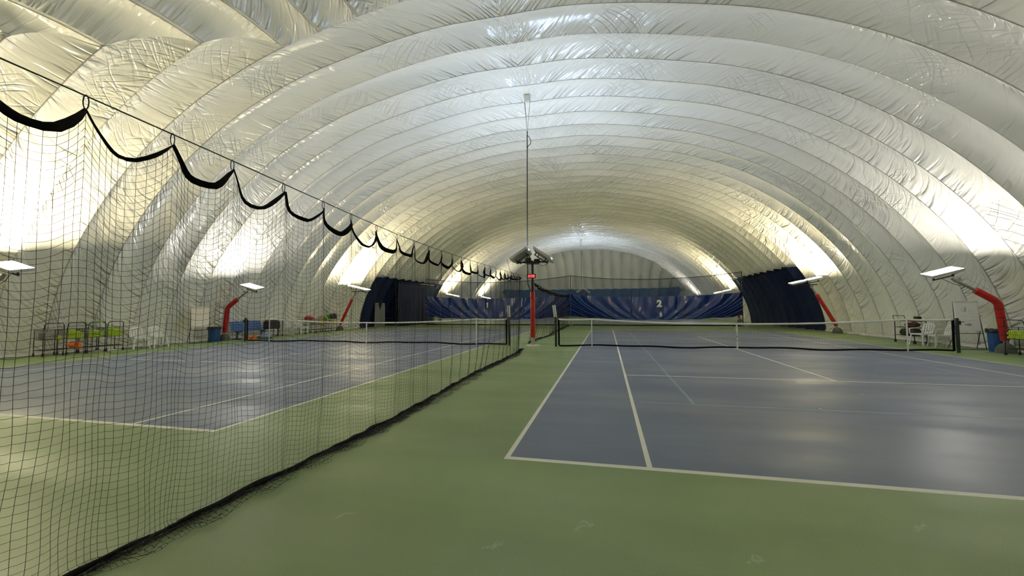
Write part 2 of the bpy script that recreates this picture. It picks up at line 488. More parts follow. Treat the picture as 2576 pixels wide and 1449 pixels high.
DC = 3.7152         # gap between the courts
LW = 0.05
courts = []
for (ox, mirror) in ((0.0, 1), (-DC-10.97, 1)):
    for oy in (0.0 if ox == 0 else 0.115, 36.5):
        courts.append((ox, oy))
rects = []          # (x0,x1,y0,y1,material index); later ones win
for ox, oy in courts:
    rects.append((ox, ox+10.97, oy, oy+23.77, 1))
for ox, oy in courts:
    # pale youth-court lines (do not quite reach the singles lines)
    for yy in (2.80, 23.77-2.85):
        rects.append((ox+1.52, ox+9.46, oy+yy, oy+yy+0.045, 3))
    for xx in (2.30, 10.97-2.335):
        rects.append((ox+xx, ox+xx+0.04, oy+2.80, oy+23.77-2.82, 3))
for ox, oy in courts:
    W2, L2 = 10.97, 23.77
    BW = 0.075
    rects += [(ox, ox+LW, oy, oy+L2, 2), (ox+W2-LW, ox+W2, oy, oy+L2, 2),
              (ox+1.372, ox+1.372+LW, oy, oy+L2, 2), (ox+W2-1.372-LW, ox+W2-1.372, oy, oy+L2, 2),
              (ox, ox+W2, oy, oy+BW, 2), (ox, ox+W2, oy+L2-BW, oy+L2, 2),
              (ox+1.372, ox+W2-1.372, oy+5.46, oy+5.51, 2), (ox+1.372, ox+W2-1.372, oy+18.26, oy+18.31, 2),
              (ox+W2/2-LW/2, ox+W2/2+LW/2, oy+5.46, oy+18.31, 2),
              (ox+W2/2-LW/2, ox+W2/2+LW/2, oy, oy+0.175, 2), (ox+W2/2-LW/2, ox+W2/2+LW/2, oy+L2-0.175, oy+L2, 2)]
X0, X1, Y0, Y1 = -18.3, 14.5, -6.8, 67.2
xs = sorted(set([X0, X1]+[round(v, 4) for r_ in rects for v in r_[:2]]))
ys = sorted(set([Y0, Y1]+[round(v, 4) for r_ in rects for v in r_[2:4]]))
xs = np.array(xs); ys = np.array(ys)
XX, YY = np.meshgrid(xs, ys, indexing='ij')
V = np.stack([XX.ravel(), YY.ravel(), np.zeros(XX.size)], 1)
F = grid_faces(len(xs), len(ys), flip=True)
cx = (xs[:-1]+xs[1:])/2; cy = (ys[:-1]+ys[1:])/2
CX, CY = np.meshgrid(cx, cy, indexing='ij')
mi = np.zeros(CX.shape, int)
for (a, b_, c_, d_, k) in rects:
    mi[(CX > a) & (CX < b_) & (CY > c_) & (CY < d_)] = k
fl = np_mesh('floor', V, F, [M['c_green'], M['c_blue'], M['c_white'], M['c_light']], smooth=False, midx=mi.ravel())
tag(fl, kind='structure')

# ------------------------------------------------------------------ the air dome
XC = -1.9
HALF = np.array([[0, 10.06], [1.0, 10.07], [2.0, 10.04], [3.4, 9.87], [5.05, 9.56], [6.85, 9.12], [8.5, 8.50], [9.85, 7.83], [11.1, 7.02],
                 [12.1, 6.22], [13.0, 5.35], [13.95, 4.22], [14.7, 3.05], [15.22, 1.9], [15.5, 0.9], [15.62, 0.0]])
def catmull(P, n):
    P = np.asarray(P, float)
    Q = np.vstack([2*P[0]-P[1] if False else [-P[1][0], P[1][1]], P, 2*P[-1]-P[-2]])
    out = []
    for i in range(1, len(Q)-2):
        p0, p1, p2, p3 = Q[i-1], Q[i], Q[i+1], Q[i+2]
        for t in np.linspace(0, 1, n, endpoint=False):
            out.append(0.5*((2*p1)+(-p0+p2)*t+(2*p0-5*p1+4*p2-p3)*t*t+(-p0+3*p1-3*p2+p3)*t**3))
    out.append(P[-1])
    return np.array(out)
dense = catmull(HALF, 60)
seg = np.r_[0, np.cumsum(np.linalg.norm(np.diff(dense, axis=0), axis=1))]
ARC = seg[-1]
NS = 210
sh = np.linspace(0, ARC, NS)
hd = np.interp(sh, seg, dense[:, 0]); hz = np.interp(sh, seg, dense[:, 1])
d_all = np.r_[-hd[::-1], hd[1:]]; z_all = np.r_[hz[::-1], hz[1:]]; s_all = np.r_[-sh[::-1], sh[1:]]
tx = np.gradient(d_all, s_all); tz = np.gradient(z_all, s_all)
nx, nz = -tz, tx          # outward normal (up at the crown)
NROW = len(d_all)

SP = 1.285
YA, YB = 5.95, 5.95+40*SP          # first and last full arch seams
YW0, YW1 = -6.2, 66.5              # end walls on the ground
BULGE = 0.25
def yh_near(d):
    return np.interp(np.abs(d), [0, 6.3, 7.8, 9.3, 15.62], [YA, YA, YA-SP, YA-2*SP, YW0])
def yh_far(d):
    return np.interp(np.abs(d), [0, 6.3, 13.9, 15.62], [YB, YB, YB+2.2, YW1])
def panel(y):
    return np.mod((y-YA)/SP, 1.0)
def bulge(f):
    return 4*f*(1-f)
def barrel_disp(y, s):
    k = np.floor((y-YA)/SP)
    amp = BULGE*(1+0.06*np.sin(k*2.1+s*0.3))
    w = 0.008*np.sin(s*1.7+k*1.9)+0.006*np.sin(s*3.9+k*5.1)
    return amp*bulge(panel(y))+w*bulge(panel(y))
def barrel_point(i, y, off=0.0):
    """i: row index array, y array -> xyz"""
    dsp = barrel_disp(y, s_all[i])+off
    return np.stack([XC+d_all[i]+nx[i]*dsp, y+0*dsp, np.maximum(z_all[i]+nz[i]*dsp, -0.02)], -1)

# rows of constant y, denser towards the seams
fr = np.array([(1-math.cos(PI*k/14))/2 for k in range(14)])
yl = []
k0 = int(math.floor((YW0-YA)/SP))-1; k1 = int(math.ceil((YW1-YA)/SP))+1
for k in range(k0, k1):
    yl += list(YA+(k+fr)*SP)
yl = np.array(yl)
I, YG = np.meshgrid(np.arange(NROW), yl, indexing='ij')
lo = yh_near(d_all)[:, None]; hi = yh_far(d_all)[:, None]
YG = np.clip(YG, lo, hi)
V = barrel_point(I, YG)
uv1 = np.stack([s_all[I], YG], -1).reshape(-1, 2)
uv2 = np.stack([panel(YG), np.abs(d_all[I])], -1).reshape(-1, 2)
F = grid_faces(NROW, len(yl))
Vf = V.reshape(-1, 3)
# drop degenerate faces outside the hips
q = YG.ravel()
keep = (np.abs(q[F[:, 0]]-q[F[:, 1]]) > 1e-5) | (np.abs(q[F[:, 3]]-q[F[:, 2]]) > 1e-5)
F = F[keep]
ceil_ = np_mesh('ceiling', Vf, F, M['dome'], uvs={'sy': uv1, 'pf': uv2})
tag(ceil_, kind='structure')

# end caps: same rows as the barrel so that the hips meet exactly
def cap_frac(d, far):
    if far:
        return np.mod(d/1.47+0.5, 1.0)
    a = np.abs(d)
    k = np.interp(a, [0, 6.3, 7.8, 9.3, 9.3+0.863*7, 16.2], [0, 5, 6, 7, 14, 14.9])
    return np.mod(k, 1.0)
def cap_surface(far, nt=120, off=0.0):
    yw = YW1 if far else YW0
    yh = yh_far(d_all) if far else yh_near(d_all)
    sg = -1.0 if far else 1.0
    t = np.linspace(0, 1, nt)
    A = 1-np.cos(PI*t/2)**0.95; B = np.sin(PI*t/2)**0.92
    if far:
        A = 1-np.cos(PI*t/2)**0.8
    Y = yw+(yh-yw)[:, None]*A[None, :]
    Z = z_all[:, None]*B[None, :]
    X = np.repeat((XC+d_all)[:, None], nt, 1)
    # outward normal of every meridian (in y-z)
    dy = np.gradient(Y, axis=1); dz = np.gradient(Z, axis=1)
    ln = np.sqrt(dy*dy+dz*dz)+1e-9
    ny_ = -dz/ln*sg; nz_ = np.abs(dy)/ln
    f = cap_frac(d_all, far)
    amp = BULGE*bulge(f)*(1.5 if not far else 1.5)
    amp = amp[:, None]*np.minimum(1, t[None, :]*8+0.3)
    w = np.clip((t-0.94)/0.06, 0, 1); w = (w*w*(3-2*w))[None, :]
    bd = barrel_disp(yh, s_all)
    DX = w*(nx*bd)[:, None]
    DY = (1-w)*ny_*(amp+off)
    DZ = (1-w)*nz_*(amp+off)+w*(nz*bd)[:, None]
    P = np.stack([X+DX, Y+DY, np.maximum(Z+DZ, -0.02)], -1)
    L = np.cumsum(np.r_[0, np.hypot(np.diff(Y[NROW//2]), np.diff(Z[NROW//2]))])
    U1 = np.stack([np.repeat(L[None, :], NROW, 0), np.repeat(d_all[:, None], nt, 1)+40.0], -1)
    U2 = np.stack([np.repeat(f[:, None], nt, 1), np.full((NROW, nt), 3.0)], -1)
    return P, U1, U2, Z, nt
for far, nm in ((False, 'wall_front'), (True, 'wall_back')):
    P, U1, U2, Z, nt = cap_surface(far)
    F = grid_faces(NROW, nt, flip=not far)
    o = np_mesh(nm, P.reshape(-1, 3), F, M['dome'], uvs={'sy': U1.reshape(-1, 2), 'pf': U2.reshape(-1, 2)})
    tag(o, kind='structure')
# dark blue skirt on the far end wall
jr = np.where(np.abs(d_all) < 14.0)[0]
dj = d_all[jr]; NT = 16
fj = cap_frac(dj, True)
ztop_ = 4.45+0.12*bulge(fj)
tt = np.linspace(0, 1, 400)
Bt = np.sin(PI*tt/2)**0.92; At = 1-np.cos(PI*tt/2)**0.8
P = np.zeros((len(jr), NT, 3)); U1 = np.zeros((len(jr), NT, 2)); U2 = np.zeros((len(jr), NT, 2))
for a_ in range(len(jr)):
    zj = z_all[jr[a_]]; yh = float(yh_far(dj[a_]))
    tm = np.interp(min(ztop_[a_], zj*0.97)/zj, Bt, tt)
    tj = np.linspace(0, tm, NT)
    z = zj*np.interp(tj, tt, Bt); y = YW1+(yh-YW1)*np.interp(tj, tt, At)
    y = y+BULGE*1.5*bulge(fj[a_])*np.minimum(1, tj*8+0.3)-0.10
    P[a_, :, 0] = XC+dj[a_]; P[a_, :, 1] = y; P[a_, :, 2] = z
    U1[a_, :, 0] = z; U1[a_, :, 1] = dj[a_]+40; U2[a_, :, 0] = fj[a_]; U2[a_, :, 1] = 3.0
o = np_mesh('trim_1', P.reshape(-1, 3), grid_faces(len(jr), NT, True), M['skirt'], uvs={'sy': U1.reshape(-1, 2), 'pf': U2.reshape(-1, 2)})
tag(o, kind='structure')
# dark blue liner on the side walls around the back of the courts
def liner(side, y0, y1, zt, name, zb=0.0):
    rows = np.where((z_all < zt+0.35) & (np.sign(d_all) == side))[0]
    yy = yl[(yl > y0-1e-6) & (yl < y1+1e-6)]
    I, YG = np.meshgrid(rows, yy, indexing='ij')
    P = barrel_point(I, YG, off=-0.05)
    tp = zt-0.10*bulge(panel(YG))
    P[..., 2] = np.minimum(P[..., 2], tp)
    U1 = np.stack([s_all[I], YG], -1); U2 = np.stack([panel(YG), np.full(YG.shape, 3.0)], -1)
    o = np_mesh(name, P.reshape(-1, 3), grid_faces(len(rows), len(yy)), M['liner'], uvs={'sy': U1.reshape(-1, 2), 'pf': U2.reshape(-1, 2)})
    tag(o, kind='structure')
LY0 = YA+14*SP+SP*0.25; LY1 = YA+24*SP
liner(1, LY0, LY1, 4.0, 'trim_2')
liner(-1, LY0, LY1, 4.0, 'trim_3')

# loose white ground flap of the dome along both side walls
rnd = random.Random(4)
def flap(side, y0, y1, name):
    mb = MB(); G = []
    n = int((y1-y0)/0.12)
    for i in range(n+1):
        y = y0+(y1-y0)*i/n
        w = 0.16+0.07*math.sin(y*2.3)+0.05*math.sin(y*5.9+1)+rnd.uniform(-.02, .02)
        f = float(panel(np.array(y)))
        bx = side*(15.60+0.02+BULGE*bulge(f)*0.6)
        row = []
        for k in range(5):
            t = k/4
            row.append(Vector((XC+bx-side*(0.02+w*t), y, 0.10*(1-t)**2+0.012+0.018*math.sin(k*2.2+y*9+math.sin(y*3))**2)))
        G.append(row if side > 0 else row[::-1])
    mb.sheet(G, 0.004)
    o = mb.build(name, M['flap'], smooth=True); tag(o, kind='structure')
flap(1, -3.0, LY0-0.05, 'trim_5')
flap(-1, -3.0, LY0-0.05, 'trim_6')

# ------------------------------------------------------------------ light fixtures on leaning poles
def rot_from_z(n, xhint=(1, 0, 0)):
    z = Vector(n).normalized(); x = Vector(xhint); x = (x-z*x.dot(z)).normalized(); y = z.cross(x)
    return Matrix((x, y, z)).transposed()

def fixture(parent, c, n, xh, w, d, lens, kind='led'):
    """a flat floodlight: housing tray, glowing lens, end caps, bracket"""
    Rm = rot_from_z(n, xh); c = Vector(c)
    h = MB()
    prof = [(-w/2, 0.0), (-w/2+0.03, -0.055), (w/2-0.03, -0.055), (w/2, 0.0)]
    h.prism(prof, d, c, Rm)
    for s in (-1, 1):
        h.box(c+Rm@Vector((0, s*d/2, 0.012)), (w+.012, 0.02, 0.05), Rm)
        h.box(c+Rm@Vector((s*w/2, 0, 0.012)), (0.02, d, 0.05), Rm)
    for k in range(7):
        h.box(c+Rm@Vector((-w*0.36+w*0.12*k, 0, -0.07)), (0.012, d*0.7, 0.04), Rm)
    hs = h.build('housing', M['lamp_body'], parent)
    l = MB()
    if kind == 'led':
        nb = 8
        for k in range(nb):
            x = -w/2+w*(k+.5)/nb
            l.box(c+Rm@Vector((x, 0, 0.022)), (w/nb*0.86, d*0.92, 0.018), Rm)
    else:
        G = []
        for i in range(9):
            a = -1+2*i/8; row = []
            for j in range(7):
                b_ = -1+2*j/6
                row.append(c+Rm@Vector((a*w*0.47, b_*d*0.46, 0.02+0.05*(1-a*a)*(1-b_*b_))))
            G.append(row)
        l.sheet(G, 0.008)
    l.build('lens', lens, parent, smooth=(kind != 'led'))
    br = MB()
    for s in (-1, 1):
        br.box(c+Rm@Vector((s*w*0.3, 0, -0.12)), (0.03, 0.05, 0.14), Rm)
    br.box(c+Rm@Vector((0, 0, -0.19)), (w*0.66, 0.05, 0.03), Rm)
    br.build('bracket', M['black_metal'], parent)
    return c+Rm@Vector((0, 0, -0.19))

def side_lamp(y, side, kind, label, y_h=0.0, lens='e_neut'):
    """side=+1: right wall, -1: left wall; distances measured from the dome axis"""
    t = thing('light_pole', label, 'light', (XC+side*15.0, y, 0), group='floodlight poles along the dome walls')
    def L(d, z, dy=0.0): return Vector((side*(d-15.0), dy, z*(1+y_h)))
    if kind == 'led':
        path = [L(15.02, 0.0), L(15.0, 0.40), L(14.88, 1.53), L(14.78, 1.66), L(14.32, 1.97)]
        arm = [L(14.32, 1.97), L(13.72, 2.36)]
        hc, wl, dl = L(13.47, 2.57), 0.86, 0.54
    else:
        path = [L(15.28, 0.15), L(15.22, 0.42), L(14.33, 2.15)]
        arm = [L(14.33, 2.15), L(14.03, 2.66)]
        hc = L(13.80, 2.93)
    p = MB(); p.tube([path[0], path[1]], 0.055, 12); p.build('pole', M['grey_metal'], t, smooth=True, auto=R(40))
    pad = MB(); pad.tube(path[1:], 0.105 if kind == 'led' else 0.095, 14)
    pad.build('padding', M['red_pad'], t, smooth=True, auto=R(50))
    for k in range(4):
        st = MB()
        a = path[1].lerp(path[2], 0.15+0.24*k); dd = (path[2]-path[1]).normalized()
        st.tube([a-dd*0.012, a+dd*0.012], 0.108 if kind == 'led' else 0.098, 14)
        st.build('strap', M['dark_red'], t, smooth=True, auto=R(50))
    ar = MB(); ar.tube(arm, 0.045, 10)
    dd = (arm[1]-arm[0]); ar.box(arm[0]+dd*0.75+Vector((0, 0, 0.05)), (0.16, 0.09, 0.09), rot_from_z((-dd.z*side, 0, abs(dd.x))))
    ar.build('arm', M['grey_metal'], t, smooth=True, auto=R(40))
    # moulded cover over the pole foot
    cv = MB()
    cv.lathe([(0.24, 0.0), (0.24, 0.03), (0.23, 0.12), (0.19, 0.22), (0.13, 0.29), (0.07, 0.31)], (path[0].x-side*0.02, 0, 0), 20)
    cv.build('foot_cover', M['dark_cover'], t, smooth=True, auto=R(40))
    bs = MB(); bs.box((path[0].x-side*0.02, 0, 0.006), (0.60, 0.60, 0.012)); bs.build('base_plate', M['concrete'], t)
    up = Vector((-side*0.20, -0.16, 0.96)).normalized()
    if kind == 'led':
        f = thing_part('fixture', t)
        fixture(f, hc, (-side*0.27, -0.20, 0.94), (1, 0, 0), wl, dl, M[lens], 'led')
    else:
        for s in (-1, 1):
            f = thing_part('fixture', t)
            fixture(f, hc+Vector((s*0.40, 0, -s*side*-0.09)), (-side*0.22, -0.10, 0.96), (1, 0, 0), 0.72, 0.52, M['e_warm'], 'mh')
        cb = MB(); cb.box(hc+Vector((0, 0, -0.23)), (1.15, 0.06, 0.05)); cb.build('crossbar', M['black_metal'], t)
    w = MB()
    a0 = arm[0]+dd*0.6; w.tube([a0, a0+Vector((side*0.06, 0.05, -0.10)), a0+dd*0.3+Vector((0, 0.06, -0.12)), hc+Vector((0, 0, -0.22))], 0.008, 5)
    w.build('cable', M['black_metal'], t, smooth=True)
    return t
def thing_part(name, parent):
    o = bpy.data.objects.new(name, None); COL.objects.link(o); o.parent = parent; o.empty_display_size = .05
    return o
side_lamp(4.0, -1, 'led', 'bright white floodlight on a bent pole near the ball carts, left edge of photo', 0.07, 'e_near')
side_lamp(12.1, -1, 'led', 'white floodlight on bent red padded pole beside the blue slatted bench')
side_lamp(21.2, -1, 'mh', 'twin floodlight on straight leaning red pole at the left wall before the blue liner')
side_lamp(11.9, 1, 'led', 'white floodlight on bent red padded pole beside the flip chart easel')
side_lamp(22.0, 1, 'mh', 'twin floodlight on straight leaning red pole at the right wall before the blue liner')
side_lamp(38.9, -1, 'mh', 'twin floodlight at the left wall seen over the curtain, left of the number 1')
side_lamp(52.0, -1, 'mh', 'small twin floodlight seen over the curtain just above the number 1')
side_lamp(38.9, 1, 'mh', 'twin floodlight at the right wall seen over the curtain near its right end')
side_lamp(55.0, 1, 'led', 'floodlight on bent pole at the right wall, furthest of all behind the curtain')
side_lamp(3.6, 1, 'led', 'floodlight on bent red pole at the near right wall nearest the camera', 0.0, 'e_neut')

def centre_mast(y, label, sign, cable_label):
    t = thing('light_mast', label, 'light mast', (XC+0.04, y, 0))
    p = MB(); p.lathe([(0.30, 0), (0.30, 0.015), (0.12, 0.03)], n=20); p.build('base_plate', M['white_metal'], t, smooth=True, auto=R(30))
    p = MB(); p.tube([(0, 0, 0.02), (0, 0, 0.34)], 0.075, 16); p.build('sleeve', M['grey_paint'], t, smooth=True, auto=R(40))
    p = MB(); p.tube([(0, 0, 0.32), (0, 0, 2.14)], 0.095, 18); p.build('padding', M['red_pad'], t, smooth=True, auto=R(40))
    for z in (0.6, 1.0, 1.45, 1.9):
        p = MB(); p.box((-0.035, -0.095, z), (0.035, 0.02, 0.05)); p.build('buckle', M['black_metal'], t)
    p = MB(); p.tube([(0, 0, 2.1), (0, 0, 3.30)], 0.055, 12); p.tube([(0, 0, 2.14), (0, 0, 2.6)], 0.075, 12)
    p.build('pole', M['black_metal'], t, smooth=True, auto=R(40))
    p = MB(); p.box((0, 0, 3.30), (0.5, 0.5, 0.07)); p.box((0, 0, 3.33), (1.25, 0.07, 0.06)); p.box((0, 0, 3.33), (0.07, 0.9, 0.06))
    p.box((-.12, -0.24, 3.40), (0.22, 0.14, 0.14)); p.box((.16, 0.2, 3.40), (0.22, 0.14, 0.14))
    p.build('crossbar', M['black_metal'], t)
    for sx in (-1, 1):
        for sy in (-1, 1):
            f = thing_part('fixture', t)
            n = Vector((sx*0.55, 0.12, 0.80))
            fixture(f, (sx*0.46, sy*0.33, 3.60), n, (1, 0, 0), 0.78, 0.56, M['e_cool'], 'mh')
            b = MB(); b.tube([(sx*0.40, sy*0.1, 3.33), (sx*0.42, sy*0.33, 3.42)], 0.02, 6); b.build('stay', M['grey_metal'], f, smooth=True)
    # loose cables
    w = MB()
    w.tube([(-0.95, -0.4, 3.45), (-0.86, -0.35, 3.0), (-0.66, -0.3, 2.75)], 0.007, 4)
    w.tube([(0.25, -0.2, 3.30), (0.4, -0.25, 3.15), (0.6, -0.25, 3.18), (0.7, -.2, 3.3)], 0.008, 4)
    w.build('cable', M['black_metal'], t, smooth=True)
    if sign:
        sgn = thing_part('clock_display', t)
        b = MB(); b.box((-0.03, -0.10, 2.76), (0.36, 0.07, 0.17), bevel=0.006); b.build('case', M['black_metal'], sgn)
        # seven-segment style clock digits
        segs = {'2': 'abged', '0': 'abcdef', '8': 'abcdefg'}
        d = MB()
        def digit(ch, x0, z0, w, h, th=0.012):
            for sgm in segs[ch]:
                if sgm == 'a': d.box((x0+w/2, -0.138, z0+h), (w, 0.006, th))
                if sgm == 'g': d.box((x0+w/2, -0.138, z0+h/2), (w, 0.006, th))
                if sgm == 'd': d.box((x0+w/2, -0.138, z0), (w, 0.006, th))
                if sgm == 'f': d.box((x0, -0.138, z0+h*.75), (th, 0.006, h/2))
                if sgm == 'b': d.box((x0+w, -0.138, z0+h*.75), (th, 0.006, h/2))
                if sgm == 'e': d.box((x0, -0.138, z0+h*.25), (th, 0.006, h/2))
                if sgm == 'c': d.box((x0+w, -0.138, z0+h*.25), (th, 0.006, h/2))
        digit('2', -0.15, 2.715, 0.05, 0.09)
        d.box((-0.073, -0.138, 2.78), (0.012, 0.006, 0.012)); d.box((-0.073, -0.138, 2.74), (0.012, 0.006, 0.012))
        digit('0', -0.045, 2.715, 0.055, 0.09); digit('8', 0.045, 2.715, 0.055, 0.09)
        d.build('digits', M['led_red'], sgn)
    # hanging power cable from the crown
    c = thing('hanging_cable', cable_label, 'cable', (XC-0.15, y, 0))
    p = MB(); p.tube([(0.02, 0, 8.72), (0.0, 0, 6.0), (-0.01, 0, 3.9), (0.0, -0.05, 2.7), (0.02, -0.12, 2.45), (0.12, -0.14, 2.2), (0.17, -0.12, 2.12)], 0.022, 8)
    p.build('cable', M['black_metal'], c, smooth=True)
    p = MB(); p.tube([(0.02, 0, 8.55), (0.10, 0, 8.47), (0.17, 0, 8.30), (0.15, 0, 8.18), (0.05, 0, 8.10), (0.02, 0, 8.0)], 0.014, 6)
    p.build('cable_loop', M['black_metal'], c, smooth=True)
    p = MB(); p.tube([(0.02, 0, 8.72), (-0.10, 0.05, 9.98)], 0.012, 5); p.tube([(0.02, 0, 8.72), (0.16, -0.04, 9.98)], 0.012, 5)
    p.tube([(0.02, 0, 8.72), (-0.06, -0.05, 9.98)], 0.010, 5)
    p.build('sling', M['grey_paint'], c, smooth=True)
    p = MB(); p.box((0.03, 0, 10.09), (0.26, 0.12, 0.26), bevel=0.02); p.build('crown_bracket', M['white_metal'], c)
    return t
centre_mast(12.12, 'central mast with red padded pole, four floodlights and a red clock display', True, 'thin black cable hanging from the dome crown to the near mast')
centre_mast(48.3, 'distant central mast seen over the curtain with lit floodlights', False, 'thin cable hanging from the crown to the distant mast')

# ------------------------------------------------------------------ netting helpers
def cord_mesh(name, segA, segB, r, material, parent, label=None):
    """triangular cords for arrays of segment ends (n,3)"""
    A = np.asarray(segA); B = np.asarray(segB)
    D = B-A; ln = np.linalg.norm(D, axis=1); ok = ln > 1e-6
    A = A[ok]; B = B[ok]; D = D[ok]/ln[ok][:, None]
    if np.ndim(r) > 0: r = np.asarray(r)[ok][:, None]
    up = np.where(np.abs(D[:, 2:3]) < 0.9, np.array([[0, 0, 1.0]]), np.array([[1.0, 0, 0]]))
    U = np.cross(D, up); U /= np.linalg.norm(U, axis=1)[:, None]
    W = np.cross(D, U)
    n = len(A); V = np.zeros((n, 6, 3))
    for k in range(3):
        a = 2*PI*k/3
        o = (U*math.cos(a)+W*math.sin(a))*r
        V[:, k] = A+o; V[:, 3+k] = B+o
    base = (np.arange(n)*6)[:, None]
    F = np.concatenate([base+np.array([[k, (k+1) % 3, 3+(k+1) % 3, 3+k]]) for k in range(3)], 0)
    return np_mesh(name, V.reshape(-1, 3), F, material, smooth=True, parent=parent)

# ------------------------------------------------------------------ divider netting between the courts
XN = -1.85
rings = [-4.85, -4.37, -3.88, -3.37, -2.86, -2.37, -1.89, -1.43, -0.90, -0.36, 0.12, 0.66, 1.19, 1.71, 2.24, 2.79, 3.32, 3.84, 4.39, 4.90, 5.45, 5.95, 6.49,
         6.99, 7.49, 7.84, 8.30, 8.66, 9.00, 9.30, 9.55]
def cable_z(y):
    return np.interp(y, [-6, -4, -2.7, -1.5, 0, 1.2, 2.6, 5, 9, 12.1], [2.86, 2.79, 2.745, 2.69, 2.61, 2.555, 2.535, 2.55, 2.61, 2.70])
dn = thing('divider_net', 'black divider netting hanging between the two near courts on a cable', 'net', (XN, 0, 0))
p = MB(); yy = np.linspace(-5.4, 12.05, 60)
p.tube([(0.0, y, float(cable_z(y))) for y in yy], 0.0045, 6); cb = p.build('support_cable', M['black_metal'], None, smooth=True); cb.location = (XN, 0, 0); tag(cb, 'thin steel cable the near divider net hangs from', 'cable')
def divider(parent, rings, zc, cell, ncell, rcord, floor_x, seed, drop=0.30, band_r=0.022, bottom=0.0):
    rng = random.Random(seed)
    rings = np.array(rings)
    cols = []        # per column: x, y, ztop
    nR = len(rings)-1
    ringz = [float(zc(y))-0.085 for y in rings]
    band = []
    segs_par = []
    for k in range(nR):
        y0, y1 = rings[k], rings[k+1]
        low = 0.62+rng.uniform(-.10, .12); dp = drop*min(1.1, (y1-y0)/0.5)*rng.uniform(0.85, 1.12)
        ax = 0.050*rng.uniform(0.75, 1.2)
        segs_par.append((low, dp, ax))
        n = ncell
        for i in range(n):
            t = i/n
            # sagging top edge: steep fall, slower rise
            if t < low: w = 1-(1-t/low)**2.0
            else: w = 1-((t-low)/(1-low))**1.35
            z = ringz[k]*(1-t)+ringz[k+1]*t-dp*w
            y = y0+(y1-y0)*(t+0.055*math.sin(2*PI*t+0.6))
            x = -ax*math.sin(2*PI*t)+0.012*math.sin(2*PI*2*t+k)
            cols.append((x, y, z, t, k))
    cols.append((0, rings[-1], ringz[-1], 0, nR))
    C = np.array(cols)
    nc = len(C)
    nrow = int(3.0/cell)
    j = np.arange(nrow+1)
    H = np.zeros((nc, nrow+1, 3))
    # scallop fades only a little towards the floor
    zref = np.interp(C[:, 1], rings, ringz)
    for jj in j:
        t = jj/nrow
        w_ = int(1+min(t, 0.5)*8)*2+1
        sm = np.convolve(np.pad(C[:, 2]-zref, w_//2, mode='edge'), np.ones(w_)/w_, 'valid')
        scal = (sm*min(1, t*4)+(C[:, 2]-zref)*(1-min(1, t*4)))*(1-0.35*t)
        z = zref-jj*cell*0.995+scal
        bulgex = 0.03*np.sin(C[:, 1]*1.3+jj*0.05)+0.02*np.sin(C[:, 1]*3.1+jj*0.11)
        ff = floor_x(C[:, 1])
        k2 = np.clip(1-z/1.2, 0, 1)**2
        H[:, jj, 0] = C[:, 0]*(1-0.25*t)+bulgex*t+ff*k2
        H[:, jj, 1] = C[:, 1]+0.012*np.sin(jj*0.35+C[:, 0]*30)*t+0.03*k2*np.sin(C[:, 1]*5)
        H[:, jj, 2] = z
    # netting that reaches the floor gathers in a loose heap
    zz = H[:, :, 2]
    under = zz < 0.03
    over = np.clip(0.03-zz, 0, 1)
    H[:, :, 0] += np.where(under, 0.35*over+0.02*np.sin(H[:, :, 1]*21+zz*40), 0)
    H[:, :, 2] = np.where(under, 0.012+0.02*np.abs(np.sin(zz*37+H[:, :, 1]*9)), zz)
    # vertical cords
    A = H[:, :-1].reshape(-1, 3); B = H[:, 1:].reshape(-1, 3)
    # horizontal cords with a small sag between knots
    a = H[:-1]; b = H[1:]
    mid = (a+b)/2; dist = np.linalg.norm(b-a, axis=2)
    mid[:, :, 2] -= np.where(mid[:, :, 2] > 0.05, 0.05*cell+0.10*np.clip(cell-dist, 0, cell), 0)
    A2 = np.concatenate([A, a.reshape(-1, 3), mid.reshape(-1, 3)]); B2 = np.concatenate([B, mid.reshape(-1, 3), b.reshape(-1, 3)])
    cord_mesh('netting', A2, B2, rcord, M['cord'], parent)
    # knots only matter close by: small thickening at the near columns
    # top band
    hb = MB()
    pts = [(c[0], c[1], c[2]+0.012) for c in cols]
    rad = []
    for c in cols:
        t = c[3]; rr = band_r*(0.55+0.75*math.sin(PI*t)**2*(1 if (int(c[4]) % 2) else 0.75)+(0.45 if t > 0.62 else 0.0)*math.sin(PI*min(1, (t-0.62)/0.38)))
        rad.append(max(0.010, rr))
    hb.tube(pts, rad, 8, sq=0.35)
    hb.build('top_band', M['black_cloth'], parent, smooth=True)
    # carabiner loops
    for k, y in enumerate(rings):
        if k >= 60: break
        rg = MB(); zc_ = float(zc(y)); loop = []
        for q_ in range(12):
            an = 2*PI*q_/12
            loop.append((0.0+0.004*math.sin(an), y+0.011*math.sin(an)+0.006, zc_-0.036+0.042*math.cos(an)))
        rg.tube(loop, 0.0035, 5, closed=True)
        rg.build('ring', M['black_metal'], parent, smooth=True)
    return C, H
def floorx(y):
    return -0.03+0.05*np.sin(y*0.8+0.7)-0.10*np.clip((y-3)/7, 0, 1)
C1, H1 = divider(dn, rings, cable_z, 0.045, 12, 0.00115, floorx, 3, drop=0.21)
